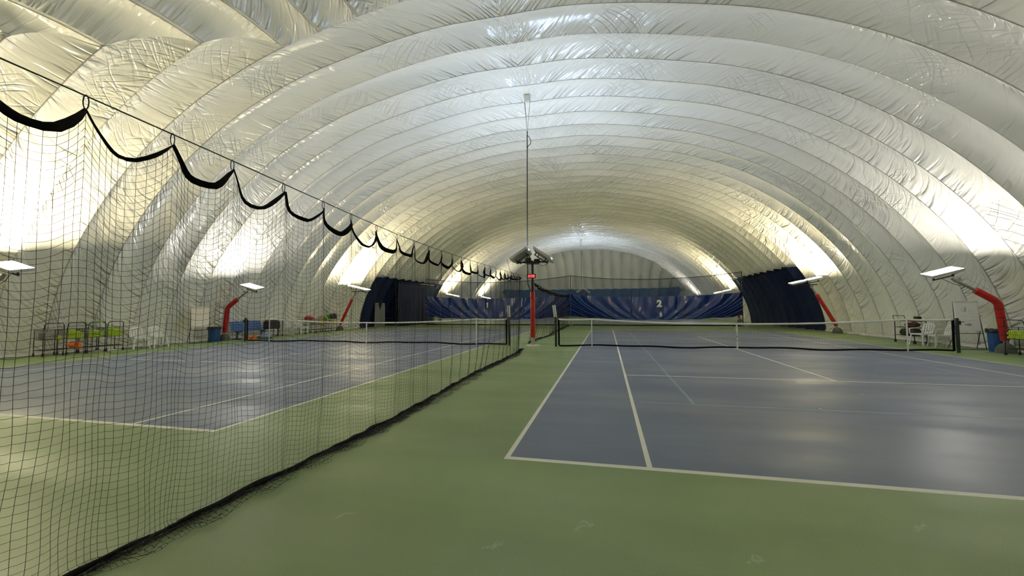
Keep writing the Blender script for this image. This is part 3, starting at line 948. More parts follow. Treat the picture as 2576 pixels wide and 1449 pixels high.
# heavy bottom hem lying on the floor, plus tangles of loose netting
def hem(parent, ys_, fx, r0, seed, tangles=True):
    rg = random.Random(seed); mb = MB(); pts = []; rad = []
    for y in ys_:
        pts.append((fx(y)+0.012*math.sin(y*7.0)+0.008*math.sin(y*17), y, 0.022+0.006*math.sin(y*11)))
        rad.append(r0*(0.75+0.25*math.sin(y*4.1)+0.25*math.sin(y*9.7+2)**2))
    mb.tube(pts, rad, 8, sq=0.5)
    mb.build('bottom_hem', M['black_cloth'], parent, smooth=True)
    if tangles:
        A = []; B = []
        for y in ys_:
            env = max(0.0, math.sin(y*1.15+0.4))**0.7+0.15
            for k in range(9):
                y0 = y+rg.uniform(-.1, .1); x0 = fx(y)+rg.uniform(0.0, 0.10)*env
                p0 = np.array((x0, y0, 0.01+rg.uniform(0, .02)))
                an = rg.uniform(-0.5, 0.5)+PI/2
                for s_ in range(6):
                    an += rg.uniform(-0.6, 0.6)
                    p1 = p0+np.array((math.cos(an)*0.03, math.sin(an)*0.035, 0)); p1[2] = 0.008+rg.uniform(0, .018)
                    p1[0] = min(max(p1[0], fx(y)-0.02), fx(y)+0.03+0.13*env)
                    A.append(p0); B.append(p1); p0 = p1
        cord_mesh('loose_netting', A, B, 0.0022, M['cord'], parent)
fx1 = lambda y: float(floorx(np.array(y)))
hem(dn, np.arange(-4.8, 9.8, 0.06), fx1, 0.034, 5)
eb = MB(); eb.tube([(fx1(9.8), 9.8, 0.03), (fx1(9.8)-.02, 10.2, 0.03), (fx1(9.8)+0.0, 10.55, 0.02)], [0.05, 0.06, 0.03], 8, sq=0.6)
eb.build('hem_end', M['black_cloth'], dn, smooth=True)
eb = MB(); eb.tube([(0.0, 9.58, 2.52), (-0.02, 9.62, 1.3), (fx1(9.7), 9.7, 0.03)], 0.012, 5); eb.build('edge_cord', M['black_cloth'], dn, smooth=True)

dn2 = thing('divider_net', 'black divider netting continuing behind the red mast towards the blue curtain', 'net', (XC-0.1, 0, 0))
zc2 = lambda y: np.interp(y, [12.3, 15, 18.5, 23, 27, 30.1], [2.68, 2.56, 2.47, 2.44, 2.50, 2.62])
p = MB(); p.tube([(0, y, float(zc2(y))) for y in np.linspace(12.3, 30.0, 40)], 0.006, 5); cb2 = p.build('support_cable', M['black_metal'], None, smooth=True); cb2.location = (XC-0.1, 0, 0); tag(cb2, 'thin cable from the red mast back to the middle curtain post', 'cable')
r2 = [13.0, 13.3, 13.6, 13.95, 14.3]+[14.3+0.58*k for k in range(1, 27)]
fl2 = lambda y: -0.05+0.16*np.sin(y*0.75+0.5)*np.exp(-((y-16)/4.0)**2)-0.08
divider(dn2, r2, zc2, 0.09, 8, 0.0020, fl2, 9, drop=0.14, band_r=0.04)
hem(dn2, np.arange(13.0, 29.8, 0.08), lambda y: float(fl2(np.array(y))), 0.05, 6, tangles=False)

# ------------------------------------------------------------------ tennis nets
def tennis_net(ox, oy, label, lab_posts, lab_sticks, score_side):
    yN = oy+11.885
    xa, xb = ox-0.80, ox+10.97+0.80
    t = thing('tennis_net', label, 'tennis net', (0, yN, 0))
    pts = [xa, ox+0.457, ox+5.485, ox+10.513, xb]; zs_ = [1.07, 1.075, 0.914, 1.075, 1.07]
    def ztop(x):
        x = np.asarray(x, float)
        out = np.zeros_like(x)
        for k in range(4):
            m = (x >= pts[k]-1e-6) & (x <= pts[k+1]+1e-6)
            u = (x[m]-pts[k])/(pts[k+1]-pts[k])
            sag = 0.05 if k in (1, 2) else 0.02
            out[m] = zs_[k]*(1-u)+zs_[k+1]*u-sag*4*u*(1-u)
        return out
    def zbot(x):
        x = np.asarray(x, float)
        return 0.045+0.018*np.sin(x*1.3+ox)+0.012*np.sin(x*2.9)+0.01
    nx_ = int((xb-xa)/0.045)
    X = np.linspace(xa, xb, nx_+1); nz_ = 21
    zt = ztop(X)-0.045; zb = zbot(X)
    A = []; B = []
    G = np.zeros((nx_+1, nz_+1, 3))
    for j in range(nz_+1):
        G[:, j, 0] = X; G[:, j, 1] = 0.02*np.sin(X*2.1)*math.sin(PI*j/nz_); G[:, j, 2] = zt+(zb-zt)*j/nz_
    A = np.concatenate([G[:, :-1].reshape(-1, 3), G[:-1].reshape(-1, 3)]); B = np.concatenate([G[:, 1:].reshape(-1, 3), G[1:].reshape(-1, 3)])
    cord_mesh('netting', A, B, 0.0021, M['cord'], t)
    # head band (folded tape), bottom band, side bands
    XS = np.linspace(xa, xb, 120); Z = ztop(XS); ZB = zbot(XS)
    hb = MB(); hb.sheet([[Vector((x, -0.012, z-0.058)), Vector((x, -0.014, z-0.03)), Vector((x, -0.010, z-0.004)), Vector((x, 0, z+0.004)), Vector((x, 0.010, z-0.004)), Vector((x, 0.014, z-0.03)), Vector((x, 0.012, z-0.058))] for x, z in zip(XS, Z)], 0.003)
    hb.build('headband', M['white_tape'], t, smooth=True)
    bb = MB(); bb.sheet([[Vector((x, -0.008, z-0.03)), Vector((x, -0.014, z)), Vector((x, 0, z+0.026)), Vector((x, 0.012, z)), Vector((x, 0.008, z-0.03))] for x, z in zip(XS, ZB)], 0.004)
    bb.build('bottom_band', M['black_cloth'], t, smooth=True)
    for x in (xa, xb):
        s = MB(); s.box((x, 0, (1.05+0.05)/2), (0.07, 0.025, 1.0), bevel=0.008); s.build('side_band', M['black_cloth'], t)
    cs = MB(); cs.sheet([[Vector((ox+5.485-0.026, -0.016, z)), Vector((ox+5.485+0.026, -0.016, z))] for z in (0.92, 0.6, 0.3, 0.012)], 0.004)
    cs.box((ox+5.485, 0, 0.915), (0.056, 0.034, 0.012)); cs.build('centre_strap', M['white_tape'], t)
    for z in (0.45, 0.30):
        bk = MB(); bk.box((ox+5.485, -0.02, z), (0.058, 0.010, 0.014)); bk.build('buckle', M['black_metal'], t)
    # posts
    for x, s, lb in ((ox-0.914, -1, lab_posts[0]), (ox+11.884, 1, lab_posts[1])):
        P = thing('net_post', lb, 'net post', (x, yN, 0))
        p = MB(); p.lathe([(0.0445, 0), (0.0445, 1.075), (0.040, 1.09), (0.02, 1.098)], n=18); p.build('post', M['green_metal'], P, smooth=True, auto=R(40))
        w = MB(); w.box((0, -0.07, 0.95), (0.08, 0.07, 0.13), bevel=0.01); w.tube([(0, -0.10, 0.95), (0.02, -0.17, 0.98)], 0.008, 6); w.tube([(0.02, -0.17, 0.98), (0.06, -0.17, 0.98)], 0.012, 8)
        w.build('winch', M['black_metal'], P, smooth=True, auto=R(30))
        c = MB(); c.tube([(0, 0, 1.06), (-s*0.13, 0, 1.045)], 0.004, 5); c.tube([(0, 0, 0.12), (-s*0.13, 0, 0.10)], 0.003, 5); c.build('lacing', M['grey_metal'], P)
    for x, lb in ((ox+0.457, lab_sticks[0]), (ox+10.513, lab_sticks[1])):
        sk = MB(); sk.box((0, 0, 0.54), (0.042, 0.026, 1.07), bevel=0.006)
        o = sk.build('singles_stick', M['white_plastic'], None); o.location = (x, yN-0.035, 0.0)
        tag(o, lb, 'net stick')
    # scoreboard flip cards on the inner post
    sx = ox-0.914 if score_side < 0 else ox+11.884
    lean = R(-7) if score_side < 0 else R(-3)
    sc = thing('score_counter', ('white score counter leaning above the left net post of the right court' if score_side < 0 else 'white score counter with yellow clamp above the right net post of the left court'), 'score counter', (sx, yN, 1.05))
    Rm = Matrix.Rotation(lean, 3, 'Y')
    for k, dx in enumerate((-0.035, 0.035)):
        p = MB(); p.box(Rm@Vector((dx, -0.02, 0.31)), (0.055, 0.03, 0.48), Rm, bevel=0.004)
        p.build('panel', M['white_plastic'], sc)
    p = MB(); p.box(Rm@Vector((-0.03 if score_side > 0 else 0.02, -0.038, 0.13)), (0.045, 0.012, 0.11), Rm); p.build('marker', M['amber'], sc)
    p = MB(); p.box(Rm@Vector((0, -0.01, 0.06)), (0.12, 0.06, 0.06), Rm, bevel=.01); p.tube([(0, 0, -0.02), Rm@Vector((0, 0, 0.1))], 0.025, 8)
    p.build('clamp', M['black_metal'], sc)
    p = MB(); p.tube([Rm@Vector((0.0, -0.04, 0.5)), Rm@Vector((0.0, -0.04, 0.1))], 0.006, 5); p.build('rod', M['black_metal'], sc)
tennis_net(0.0, 0.0, 'tennis net with white headband across the right court',
           ('dark green net post at the left end of the right court net', 'dark green net post by the flip chart easel'),
           ('white singles stick near the left end of the right court net', 'white singles stick in front of the right hand white chairs'), -1)
tennis_net(-DC-10.97, 0.115, 'tennis net with white headband across the left court, seen through netting',
           ('dark post of the left court net in front of the blue bench', 'dark green net post of the left court next to the red mast'),
           ('white singles stick on the left court net beside the blue bench', 'white singles stick near the right end of the left court net'), 1)

# ------------------------------------------------------------------ backdrop curtains
YC = 30.2
CX = [-14.85, -1.88, 11.06]
for k, x in enumerate(CX):
    t = thing('curtain_post', ['thin metal post at the left end of the blue curtain', 'thin metal post between the two blue curtains', 'thin metal post at the right end of the blue curtain'][k], 'post', (x, YC, 0))
    p = MB(); p.tube([(0, 0, 0), (0, 0, 4.16)], 0.035, 10); p.build('pole', M['black_metal'], t, smooth=True, auto=R(40))
    p = MB(); p.lathe([(0.14, 0), (0.14, 0.02), (0.06, 0.03)], n=14); p.build('foot', M['black_metal'], t)
    for z in (3.0, 2.6, 3.4):
        p = MB(); p.box((0, -0.05, z), (0.06, 0.05, 0.10)); p.build('clip', M['black_metal'], t)
def text_mesh(ch, size, depth, offset, material, parent, loc, name):
    cu = bpy.data.curves.new(name, 'FONT'); cu.body = ch; cu.size = size; cu.extrude = depth; cu.offset = offset
    cu.align_x = 'CENTER'; cu.align_y = 'CENTER'; cu.resolution_u = 6
    tmp = bpy.data.objects.new('tmp', cu); COL.objects.link(tmp)
    dg = bpy.context.evaluated_depsgraph_get()
    me = bpy.data.meshes.new_from_object(tmp.evaluated_get(dg))
    bpy.data.objects.remove(tmp)
    me.materials.clear(); me.materials.append(material)
    o = bpy.data.objects.new(name, me); COL.objects.link(o); o.parent = parent
    o.location = loc; o.rotation_euler = (R(90), 0, 0)
    return o
def curtain(xa, xb, label, num, nx_num, swing):
    t = thing('backdrop_curtain', label, 'curtain', (0, YC, 0))
    Wd = xb-xa
    def top(x):
        u = (x-xa)/Wd; return 4.14-0.43*4*u*(1-u)
    def vtop(x):
        u = (x-xa)/Wd; return 2.62-0.30*(4*u*(1-u))**0.7
    def vbot(x):
        u = (x-xa)/Wd; return 0.88-0.38*(4*u*(1-u))**0.6+0.03*math.sin(x*3)
    p = MB(); p.tube([(x, 0, top(x)) for x in np.linspace(xa, xb, 50)], 0.022, 6); p.build('top_rope', M['black_cloth'], t, smooth=True)
    # woven see-through screen from the rope down to the floor
    G = []
    for x in np.linspace(xa+0.09, xb-0.09, 90):
        z1 = top(x)
        G.append([Vector((x, 0.06+0.03*math.sin(x*2.3)*(1-j/8), z1*(j/8))) for j in range(9)])
    s = MB(); s.sheet(G); s.build('mesh_screen', M['screen'], t, smooth=True)
    # dark weighted hem on the floor
    p = MB(); p.tube([(x, 0.03+0.02*math.sin(x*1.7), 0.05) for x in np.linspace(xa+0.09, xb-0.09, 60)], 0.05, 6); p.build('bottom_hem', M['black_cloth'], t, smooth=True)
    # glossy vinyl sheet with swooping folds
    nxg, nzg = 420, 60
    XX = np.linspace(xa+0.06, xb-0.06, nxg)
    V = np.zeros((nxg, nzg, 3))
    for i, x in enumerate(XX):
        zt_, zb_ = vtop(x), vbot(x)
        for j in range(nzg):
            tt = j/(nzg-1)       # 0 bottom .. 1 top
            z = zb_+(zt_-zb_)*tt
            d = 1-tt
            disp = 0.0
            for (e, sg) in ((xa, 1), (xb, -1)):
                r = (x-e)*sg
                sw = 2.9*d**1.6
                u = (r-sw)/(1-sw/9.0) if sw < 8 else r
                env = math.exp(-max(0, r-sw*0.6)/2.4)
                ph = u*2*PI/1.15+0.9*math.sin(u*1.7)
                a = 0.5+0.5*math.sin(ph); disp += 0.34*env*(a**1.2)
            mid = min(1, min(x-xa, xb-x)/2.5)
            disp += 0.055*mid*(math.sin(x*5.6+1.3*math.sin(x*1.9)+0.3*d)+0.25*math.sin(x*11.1+2))
            V[i, j] = (x, -0.05-disp, z)
    F = grid_faces(nxg, nzg)
    np_mesh('vinyl_sheet', V.reshape(-1, 3), F, M['vinyl'], parent=t)
    if num == '1':
        nb = MB(); nb.prism([(-0.03, -0.235), (0.075, -0.235), (0.075, 0.235), (0.0, 0.235), (-0.03, 0.185), (-0.085, 0.15), (-0.085, 0.085), (-0.03, 0.10)], 0.02, (0, 0, 0))
        o = nb.build('number', M['number'], t); o.location = (nx_num, -0.44, 1.74)
    else:
        text_mesh(num, 0.70, 0.012, 0.045, M['number'], t, (nx_num, -0.44, 1.74), 'number')
curtain(CX[0], CX[1], 'glossy blue backdrop curtain numbered 1 behind the left court', '1', -8.98, 0)
curtain(CX[1], CX[2], 'glossy blue backdrop curtain numbered 2 behind the right court', '2', 5.03, 0)
# blue curtain hanging across the doorway recess in the left liner
t = thing('recess_curtain', 'dark blue curtain hanging across the recess in the left wall liner', 'curtain', (0, 0, 0))
G = []
for i in range(150):
    u = i/149; y = 27.4+6.2*u; x = -16.05+0.45*u
    fo = 0.07*math.sin(y*8+math.sin(y*2))+0.04*math.sin(y*17)
    G.append([Vector((x+fo*(1.1-j/10), y, 0.03+(3.72-0.03)*j/10)) for j in range(11)])
s = MB(); s.sheet(G, 0.006); s.build('cloth', M['liner_plain'] if 'liner_plain' in M else M['vinyl'], t, smooth=True)
p = MB(); p.tube([(-16.05, 27.35, 3.76), (-15.6, 33.65, 3.76)], 0.025, 8)
for q_ in ((-16.05, 27.35), (-15.6, 33.65)): p.tube([(q_[0], q_[1], 0), (q_[0], q_[1], 3.76)], 0.025, 8)
p.build('frame', M['navy_metal'], t, smooth=True)

# door in the recess with a grey panel
t = thing('door', 'grey door panel with white frame low in the left blue liner', 'door', (-17.28, 26.5, 0))
d = MB(); d.box((0, 0, 0.95), (0.06, 1.3, 1.9), bevel=.01); d.build('panel', M['grey_tarp'], t)
d = MB()
for yy_ in (-0.68, 0.68): d.box((0.03, yy_, 0.97), (0.08, 0.06, 1.94))
d.box((0.03, 0, 1.93), (0.08, 1.42, 0.06)); d.build('frame', M['grey_paint'], t)
d = MB(); d.box((0.08, 0.5, 1.0), (0.04, 0.12, 0.02)); d.build('handle', M['grey_metal'], t)

# ------------------------------------------------------------------ plastic chairs
def make_chair():
    t = thing('plastic_chair', '', 'chair')
    pl = M['white_plastic']
    # seat: dished rounded shell
    G = []
    for i in range(9):
        u = -1+2*i/8; row = []
        for j in range(9):
            v = -1+2*j/8
            w = 0.235-0.02*(v > 0)*v
            row.append(Vector((u*w*(1-0.06*abs(v)**3), -0.02+v*0.225, 0.435-0.022*(1-u*u)*(1-v*v)+0.012*(v < -0.7)*(-v-0.7)*-3)))
        G.append(row)
    s = MB(); s.sheet(G, 0.012)
    s.box((0, -0.235, 0.415), (0.44, 0.015, 0.05)); s.box((0.225, 0, 0.415), (0.015, 0.42, 0.05)); s.box((-0.225, 0, 0.415), (0.015, 0.42, 0.05))
    s.build('seat', pl, t, smooth=True, auto=R(35))
    # back with rounded top and vertical slots
    b = MB()
    def bp(u, v):   # u -1..1 across, v 0..1 up
        wid = 0.205+0.035*math.sin(PI*min(1, v*1.05))
        zz = 0.44+v*0.40
        return Vector((u*wid, 0.195+0.11*v+0.035*(1-u*u)+0.0, zz-0.05*abs(u)**3*v))
    for k in range(5):
        c = -0.72+0.36*k
        G = [[bp(c-0.10, v/8*0.86), bp(c, v/8*0.86), bp(c+0.10, v/8*0.86)] for v in range(9)]
        b.sheet(G, 0.010)
    for (v0, v1) in ((0.78, 1.0), (0.0, 0.16)):
        G = []
        for i in range(13):
            u = -1+2*i/12
            vv1 = v1-0.10*abs(u)**4 if v1 > 0.5 else v1
            G.append([bp(u, v0+(vv1-v0)*j/3) for j in range(4)])
        b.sheet(G, 0.012)
    for sg in (-1, 1):
        G = [[bp(sg*0.88, v/8*0.92), bp(sg*1.0, v/8*0.92)] for v in range(9)]
        b.sheet(G, 0.014)
    b.build('backrest', pl, t, smooth=True, auto=R(35))
    for sg in (-1, 1):
        a = MB()
        pts = [Vector((sg*0.235, 0.27, 0.72)), Vector((sg*0.262, 0.20, 0.675)), Vector((sg*0.275, 0.05, 0.645)), Vector((sg*0.275, -0.14, 0.64)), Vector((sg*0.268, -0.205, 0.625)), Vector((sg*0.262, -0.222, 0.58)), Vector((sg*0.255, -0.225, 0.42))]
        G = []
        for i, p_ in enumerate(pts):
            if i < 4: G.append([p_+Vector((-0.028, 0, 0)), p_+Vector((0, 0, 0.006)), p_+Vector((0.028, 0, 0))])
            else: G.append([p_+Vector((-0.025, 0, 0)), p_+Vector((0, -0.008, 0)), p_+Vector((0.025, 0, 0))])
        a.sheet(G, 0.014); a.build('armrest', pl, t, smooth=True)
    for sx in (-1, 1):
        for sy in (-1, 1):
            l = MB()
            top = Vector((sx*0.225, sy*0.205, 0.43)); bot = Vector((sx*0.265, sy*0.262+(0.03 if sy > 0 else 0), 0.0))
            G = []
            for i in range(6):
                q_ = top.lerp(bot, i/5); w = 0.050*(1-0.35*i/5)
                G.append([q_+Vector((-sx*w, 0, 0)), q_+Vector((0, 0, 0)), q_+Vector((0, -sy*w, 0))])
            l.sheet(G, 0.010); l.build('leg', pl, t, smooth=False)
    return t
chair0 = make_chair()
chairs = [(-16.75, 8.30, R(75), 'white plastic armchair beside the ball carts, nearer the ball carts'),
          (-16.70, 8.95, R(80), 'white plastic armchair beside the ball carts, nearer the easel'),
          (-16.72, 16.15, R(100), 'white plastic armchair behind the left net, nearer the blue bench'),
          (-16.72, 17.0, R(80), 'white plastic armchair behind the left net, nearer the red bag'),
          (12.72, 14.75, R(-75), 'white plastic armchair behind the right court net, beside the black duffel bag'),
          (12.70, 13.85, R(-100), 'white plastic armchair behind the right end of the net, next to the dark post')]
for k, (x, y, rz, lb) in enumerate(chairs):
    o = chair0 if k == 0 else copy_tree(chair0)
    o.location = (x, y, 0); o.rotation_euler = (0, 0, rz); o['label'] = lb; o['group'] = 'white plastic chairs along the walls'

# ------------------------------------------------------------------ ball carts
def basket_wires(mb, cx_, cy_, z0, z1, wx, wy, nxw, nyw, nzw, r=0.0022):
    for k in range(nzw+1):
        z = z0+(z1-z0)*k/nzw
        q_ = [(cx_-wx/2, cy_-wy/2, z), (cx_+wx/2, cy_-wy/2, z), (cx_+wx/2, cy_+wy/2, z), (cx_-wx/2, cy_+wy/2, z)]
        rr = r*2.2 if k in (0, nzw) else r
        for i in range(4): mb.tube([q_[i], q_[(i+1) % 4]], rr, 4)
    for i in range(nxw+1):
        x = cx_-wx/2+wx*i/nxw
        for y in (cy_-wy/2, cy_+wy/2): mb.tube([(x, y, z0), (x, y, z1)], r, 4)
    for i in range(nyw+1):
        y = cy_-wy/2+wy*i/nyw
        for x in (cx_-wx/2, cx_+wx/2): mb.tube([(x, y, z0), (x, y, z1)], r, 4)
    for i in range(nxw+1):
        x = cx_-wx/2+wx*i/nxw
        mb.tube([(x, cy_-wy/2, z0), (x, cy_+wy/2, z0)], r, 4)
def make_cart(name, label, loc, rz, wx=0.52, wy=0.42, z0=0.54, z1=0.86, handle=1.08, group=None):
    """local x along the cart's width (parallel to the wall), local -y faces the court"""
    t = thing(name, label, 'ball cart', loc, rz, group)
    b = MB(); basket_wires(b, 0, 0, z0, z1, wx, wy, 10, 8, 6); b.build('basket', M['black_metal'], t)
    for sx in (-1, 1):
        for sy in (-1, 1):
            l = MB(); l.tube([(sx*wx/2, sy*wy/2, z1), (sx*wx/2, sy*wy/2, 0.10)], 0.011, 8)
            lg = l.build('leg', M['black_metal'], t, smooth=True)
            c = MB()
            c.tube([(sx*wx/2-0.012, sy*wy/2, 0.04), (sx*wx/2+0.012, sy*wy/2, 0.04)], 0.04, 14)
            c.box((sx*wx/2, sy*wy/2, 0.085), (0.035, 0.03, 0.04))
            c.build('caster', M['black_metal'], lg, smooth=True, auto=R(40))
    r_ = MB()
    for z in (0.20,):
        q_ = [(-wx/2, -wy/2, z), (wx/2, -wy/2, z), (wx/2, wy/2, z), (-wx/2, wy/2, z)]
        for i in range(4): r_.tube([q_[i], q_[(i+1) % 4]], 0.009, 6)
        for i in range(1, 6): r_.tube([(-wx/2+wx*i/6, -wy/2, z), (-wx/2+wx*i/6, wy/2, z)], 0.004, 4)
    r_.build('shelf', M['black_metal'], t, smooth=True)
    h = MB()
    hw = wx/2-0.02
    h.tube([(-wx/2, -wy/2, z1), (-hw, -wy/2-0.02, handle-0.05), (-hw+0.04, -wy/2-0.03, handle), (hw-0.04, -wy/2-0.03, handle), (hw, -wy/2-0.02, handle-0.05), (wx/2, -wy/2, z1)], 0.013, 8)
    h.build('handle', M['black_metal'], t, smooth=True)
    return t
bm = MB()
import bmesh
_b = bmesh.new(); bmesh.ops.create_icosphere(_b, subdivisions=2, radius=0.033)
ball_me = bpy.data.meshes.new('tennis_ball'); _b.to_mesh(ball_me); _b.free()
ball_me.materials.append(M['ball']); ball_me.polygons.foreach_set('use_smooth', [True]*len(ball_me.polygons))
def fill_balls(cart_loc, rz, nx_, ny_, nz_, wx, wy, zb, group, label, seed, keep=lambda i, j, k: True, y_off=0.0):
    rg = random.Random(seed); c, s = math.cos(rz), math.sin(rz)
    for k in range(nz_):
        for i in range(nx_):
            for j in range(ny_):
                if not keep(i, j, k): continue
                lx = (i-(nx_-1)/2)*0.0665+(0.030 if k % 2 else 0.0)*(1 if i < nx_-1 else -0.0)+rg.uniform(-.0008, .0008)
                ly = -wy/2+0.040+j*0.0665+(0.0 if k % 2 == 0 else 0.012)+rg.uniform(-.0008, .0008)+y_off
                lz = zb+0.036+k*0.0600+rg.uniform(-.0005, .0005)
                if abs(lx) > wx/2-0.034: continue
                o = bpy.data.objects.new('tennis_ball', ball_me); COL.objects.link(o)
                o.location = (cart_loc[0]+c*lx-s*ly, cart_loc[1]+s*lx+c*ly, lz)
                tag(o, label, 'tennis ball', group)
RZL = R(90)       # carts along the left wall: local -y -> +x (towards the court)
cart_y = [5.78, 6.38, 6.95, 7.52]
cl = ['black wire ball cart with a nearly empty basket, leftmost in the photo',
      'black wire ball cart full of balls with orange cones on its shelf',
      'black wire ball cart with a lime green hoop draped on it',
      'black wire ball cart full of balls nearest the pair of white chairs']
for k, y in enumerate(cart_y):
    make_cart('ball_cart', cl[k], (-17.0, y, 0), RZL, group='ball carts along the left wall')
    loc = (-17.0, y)
    gl = ['in the nearly empty first ball cart', 'in the second ball cart above the orange cones', 'in the third ball cart behind the green hoop', 'in the fourth ball cart beside the white chairs']
    hts = [None, [5, 5, 5, 4, 4, 3, 3], [2, 3, 4, 4, 4, 3, 3], [5, 5, 5, 5, 5, 4, 4]]
    if k == 0:
        fill_balls(loc, RZL, 7, 2, 2, 0.52, 0.42, 0.54, 'balls in ball cart 1', 'yellow green tennis ball '+gl[k], 10+k, keep=lambda i, j, kk: i > 4 and kk < 2)
    else:
        hh = hts[k]
        fill_balls(loc, RZL, 7, 2, 5, 0.52, 0.42, 0.54, 'balls in ball cart %d' % (k+1), 'yellow green tennis ball '+gl[k], 10+k, keep=lambda i, j, kk, hh=hh: kk < hh[i])
# grey cases inside the first basket
t = MB(); t.box((0, 0, 0.12), (0.26, 0.16, 0.22), bevel=0.01); o = t.build('grey_case', M['grey_paint'], None); o.location = (-16.98, 5.66, 0.545); tag(o, 'small grey case standing in the first ball cart', 'case')
# orange cones piled on the shelf of the second cart
def cone(loc, rot, label):
    m = MB(); m.lathe([(0.10, 0), (0.10, 0.008), (0.075, 0.012), (0.022, 0.22), (0.018, 0.225)], n=20)
    o = m.build('training_cone', M['orange'], None, smooth=True, auto=R(40)); o.location = loc; o.rotation_euler = rot
    tag(o, label, 'cone', 'orange cones on the cart shelf')
cone((-16.86, 6.50, 0.212), (0, 0, 0), 'orange training cone standing upright on the second cart shelf')
cone((-16.98, 6.35, 0.315), (R(-90), 0, 0.2), 'orange training cone lying on its side, further back on the cart shelf')
cone((-16.80, 6.30, 0.315), (R(80), 0, 0.0), 'orange training cone lying at the front of the cart shelf')
# lime hoop on the third cart
def ring_tube(name, c, rad, r, axis, material, label, cat, squash=1.0, wob=0.0, group=None, n=36):
    Rm = rot_from_z(axis, (0, 1, 0.01)); mb = MB()
    pts = [Vector(c)+Rm@Vector((rad*math.cos(2*PI*k/n), rad*squash*math.sin(2*PI*k/n), wob*math.sin(4*PI*k/n))) for k in range(n)]
    mb.tube(pts, r, 7, closed=True); o = mb.build(name, material, None, smooth=True); tag(o, label, cat, group); return o
ring_tube('hoop', (-16.745, 6.95, 0.90), 0.26, 0.012, (1, 0, 0.15), M['lime'], 'lime green flexible hoop hanging over the third ball cart', 'hoop', 0.75, 0.03)
# white crumpled cloth on the floor beneath the carts
m = MB(); G = []
rg = random.Random(8)
for i in range(16):
    row = []
    for j in range(8):
        e = math.sin(PI*i/15)*math.sin(PI*j/7)
        row.append(Vector((-17.22+0.38*j/7, 7.0+0.75*i/15, 0.004+e*(0.07+0.05*math.sin(i*1.9)*math.cos(j*2.3))+rg.uniform(0, .012))))
    G.append(row)
m.sheet(G, 0.004); o = m.build('crumpled_sheet', M['flap'], None, smooth=True); tag(o, 'white crumpled sheet on the floor under the third and fourth ball carts', 'sheet')

# second cluster: carts further down the left wall
cy2 = [17.75, 18.75, 19.85]
c2l = ['black ball cart holding the red bag, beside the far pair of white chairs', 'black ball cart with tan rope hanging from it', 'black ball cart with the black umbrella cover on top, by the leaning red pole']
for k, y in enumerate(cy2):
    make_cart('ball_cart', c2l[k], (-16.95, y, 0), RZL, wx=0.85, wy=0.42, z0=0.52, z1=0.84, handle=0.90+0.05*k, group='ball carts behind the left net')
def blob(name, c, size, material, label, cat, seed, flat=0.0, parent=None):
    bmm = bmesh.new(); bmesh.ops.create_icosphere(bmm, subdivisions=4, radius=1.0)
    rg = random.Random(seed); ph = [rg.uniform(0, 6) for _ in range(9)]
    for v in bmm.verts:
        x, y, z = v.co
        n = 0.10*math.sin(3*x+ph[0])*math.sin(4*y+ph[1])+0.07*math.sin(7*y+ph[2]+2*z)+0.05*math.sin(9*x+5*z+ph[3])+0.04*math.sin(14*(x+y)+ph[4])
        sx = (abs(x)**0.8)*(1 if x > 0 else -1); sy = (abs(y)**0.8)*(1 if y > 0 else -1); sz = (abs(z)**0.85)*(1 if z > 0 else -1)
        v.co = Vector((sx, sy, sz))*(1+n)
        if v.co.z < -0.8: v.co.z = -0.8
        v.co = Vector((v.co.x*size[0]/2, v.co.y*size[1]/2, (v.co.z+0.8)*size[2]/1.8))
    me = bpy.data.meshes.new(name); bmm.to_mesh(me); bmm.free(); me.materials.append(material)
    me.polygons.foreach_set('use_smooth', [True]*len(me.polygons))
    o = bpy.data.objects.new(name, me); COL.objects.link(o); o.location = c
    if label: tag(o, label, cat)
    return o
def strap_child(o, pts, material, r=0.012):
    m = MB(); m.tube(pts, r, 6, sq=0.5); m.build('strap', material, o, smooth=True)
o = blob('sports_bag', (-16.95, 17.85, 0.845), (0.30, 0.62, 0.20), M['red_fabric'], 'red sports bag on the cart beside the far white chairs', 'bag', 3)
strap_child(o, [(-0.02, -0.25, 0.1), (0.0, -0.1, 0.24), (0.0, 0.1, 0.24), (-0.02, 0.25, 0.1)], M['black_cloth'])
o = blob('black_cover', (-16.95, 20.02, 0.845), (0.42, 0.85, 0.34), M['bag'], 'black folded cover heaped on the last cart by the leaning pole', 'cover', 5)
strap_child(o, [(0.20, -0.3, 0.1), (0.22, 0.0, 0.16), (0.20, 0.3, 0.1)], M['white_metal'])
for k, (yy_, zz_, ra) in enumerate(((19.25, 0.98, 0.15), (19.38, 0.95, 0.18))):
    ring_tube('hoop', (-16.72, yy_, zz_), ra, 0.020, (1, 0.2, 0.1), M['lime'], ['lime green hoop on the second cluster of carts, nearer the tan rope', 'lime green hoop leaning against the black cover'][k], 'hoop', 1.0, 0.03)
# tan rope tangle
m = MB(); pts = []
for k in range(150):
    a = k*0.42
    pts.append((-16.70+0.03*math.sin(a*0.7), 18.75+(0.26+0.05*math.sin(a*0.37))*math.sin(a), 0.74+0.26*math.cos(a*1.0)+0.05*math.sin(a*0.31)))
m.tube(pts, 0.007, 5); o = m.build('rope_coil', M['tan_rope'], None, smooth=True); tag(o, 'tangled tan rope hanging from the middle cart behind the left net', 'rope')
m = MB(); m.box((0, 0, 0.11), (0.26, 0.30, 0.22), bevel=0.015); m.box((0, 0, 0.225), (0.28, 0.32, 0.02), bevel=.005)
o = m.build('yellow_box', M['yellow'], None); o.location = (-16.93, 19.0, 0.53); tag(o, 'yellow box in the middle cart behind the tan rope', 'box')
m = MB(); m.box((0, 0, 0.11), (0.24, 0.34, 0.22), bevel=0.015); m.box((0, 0, 0.225), (0.26, 0.36, 0.02), bevel=.005)
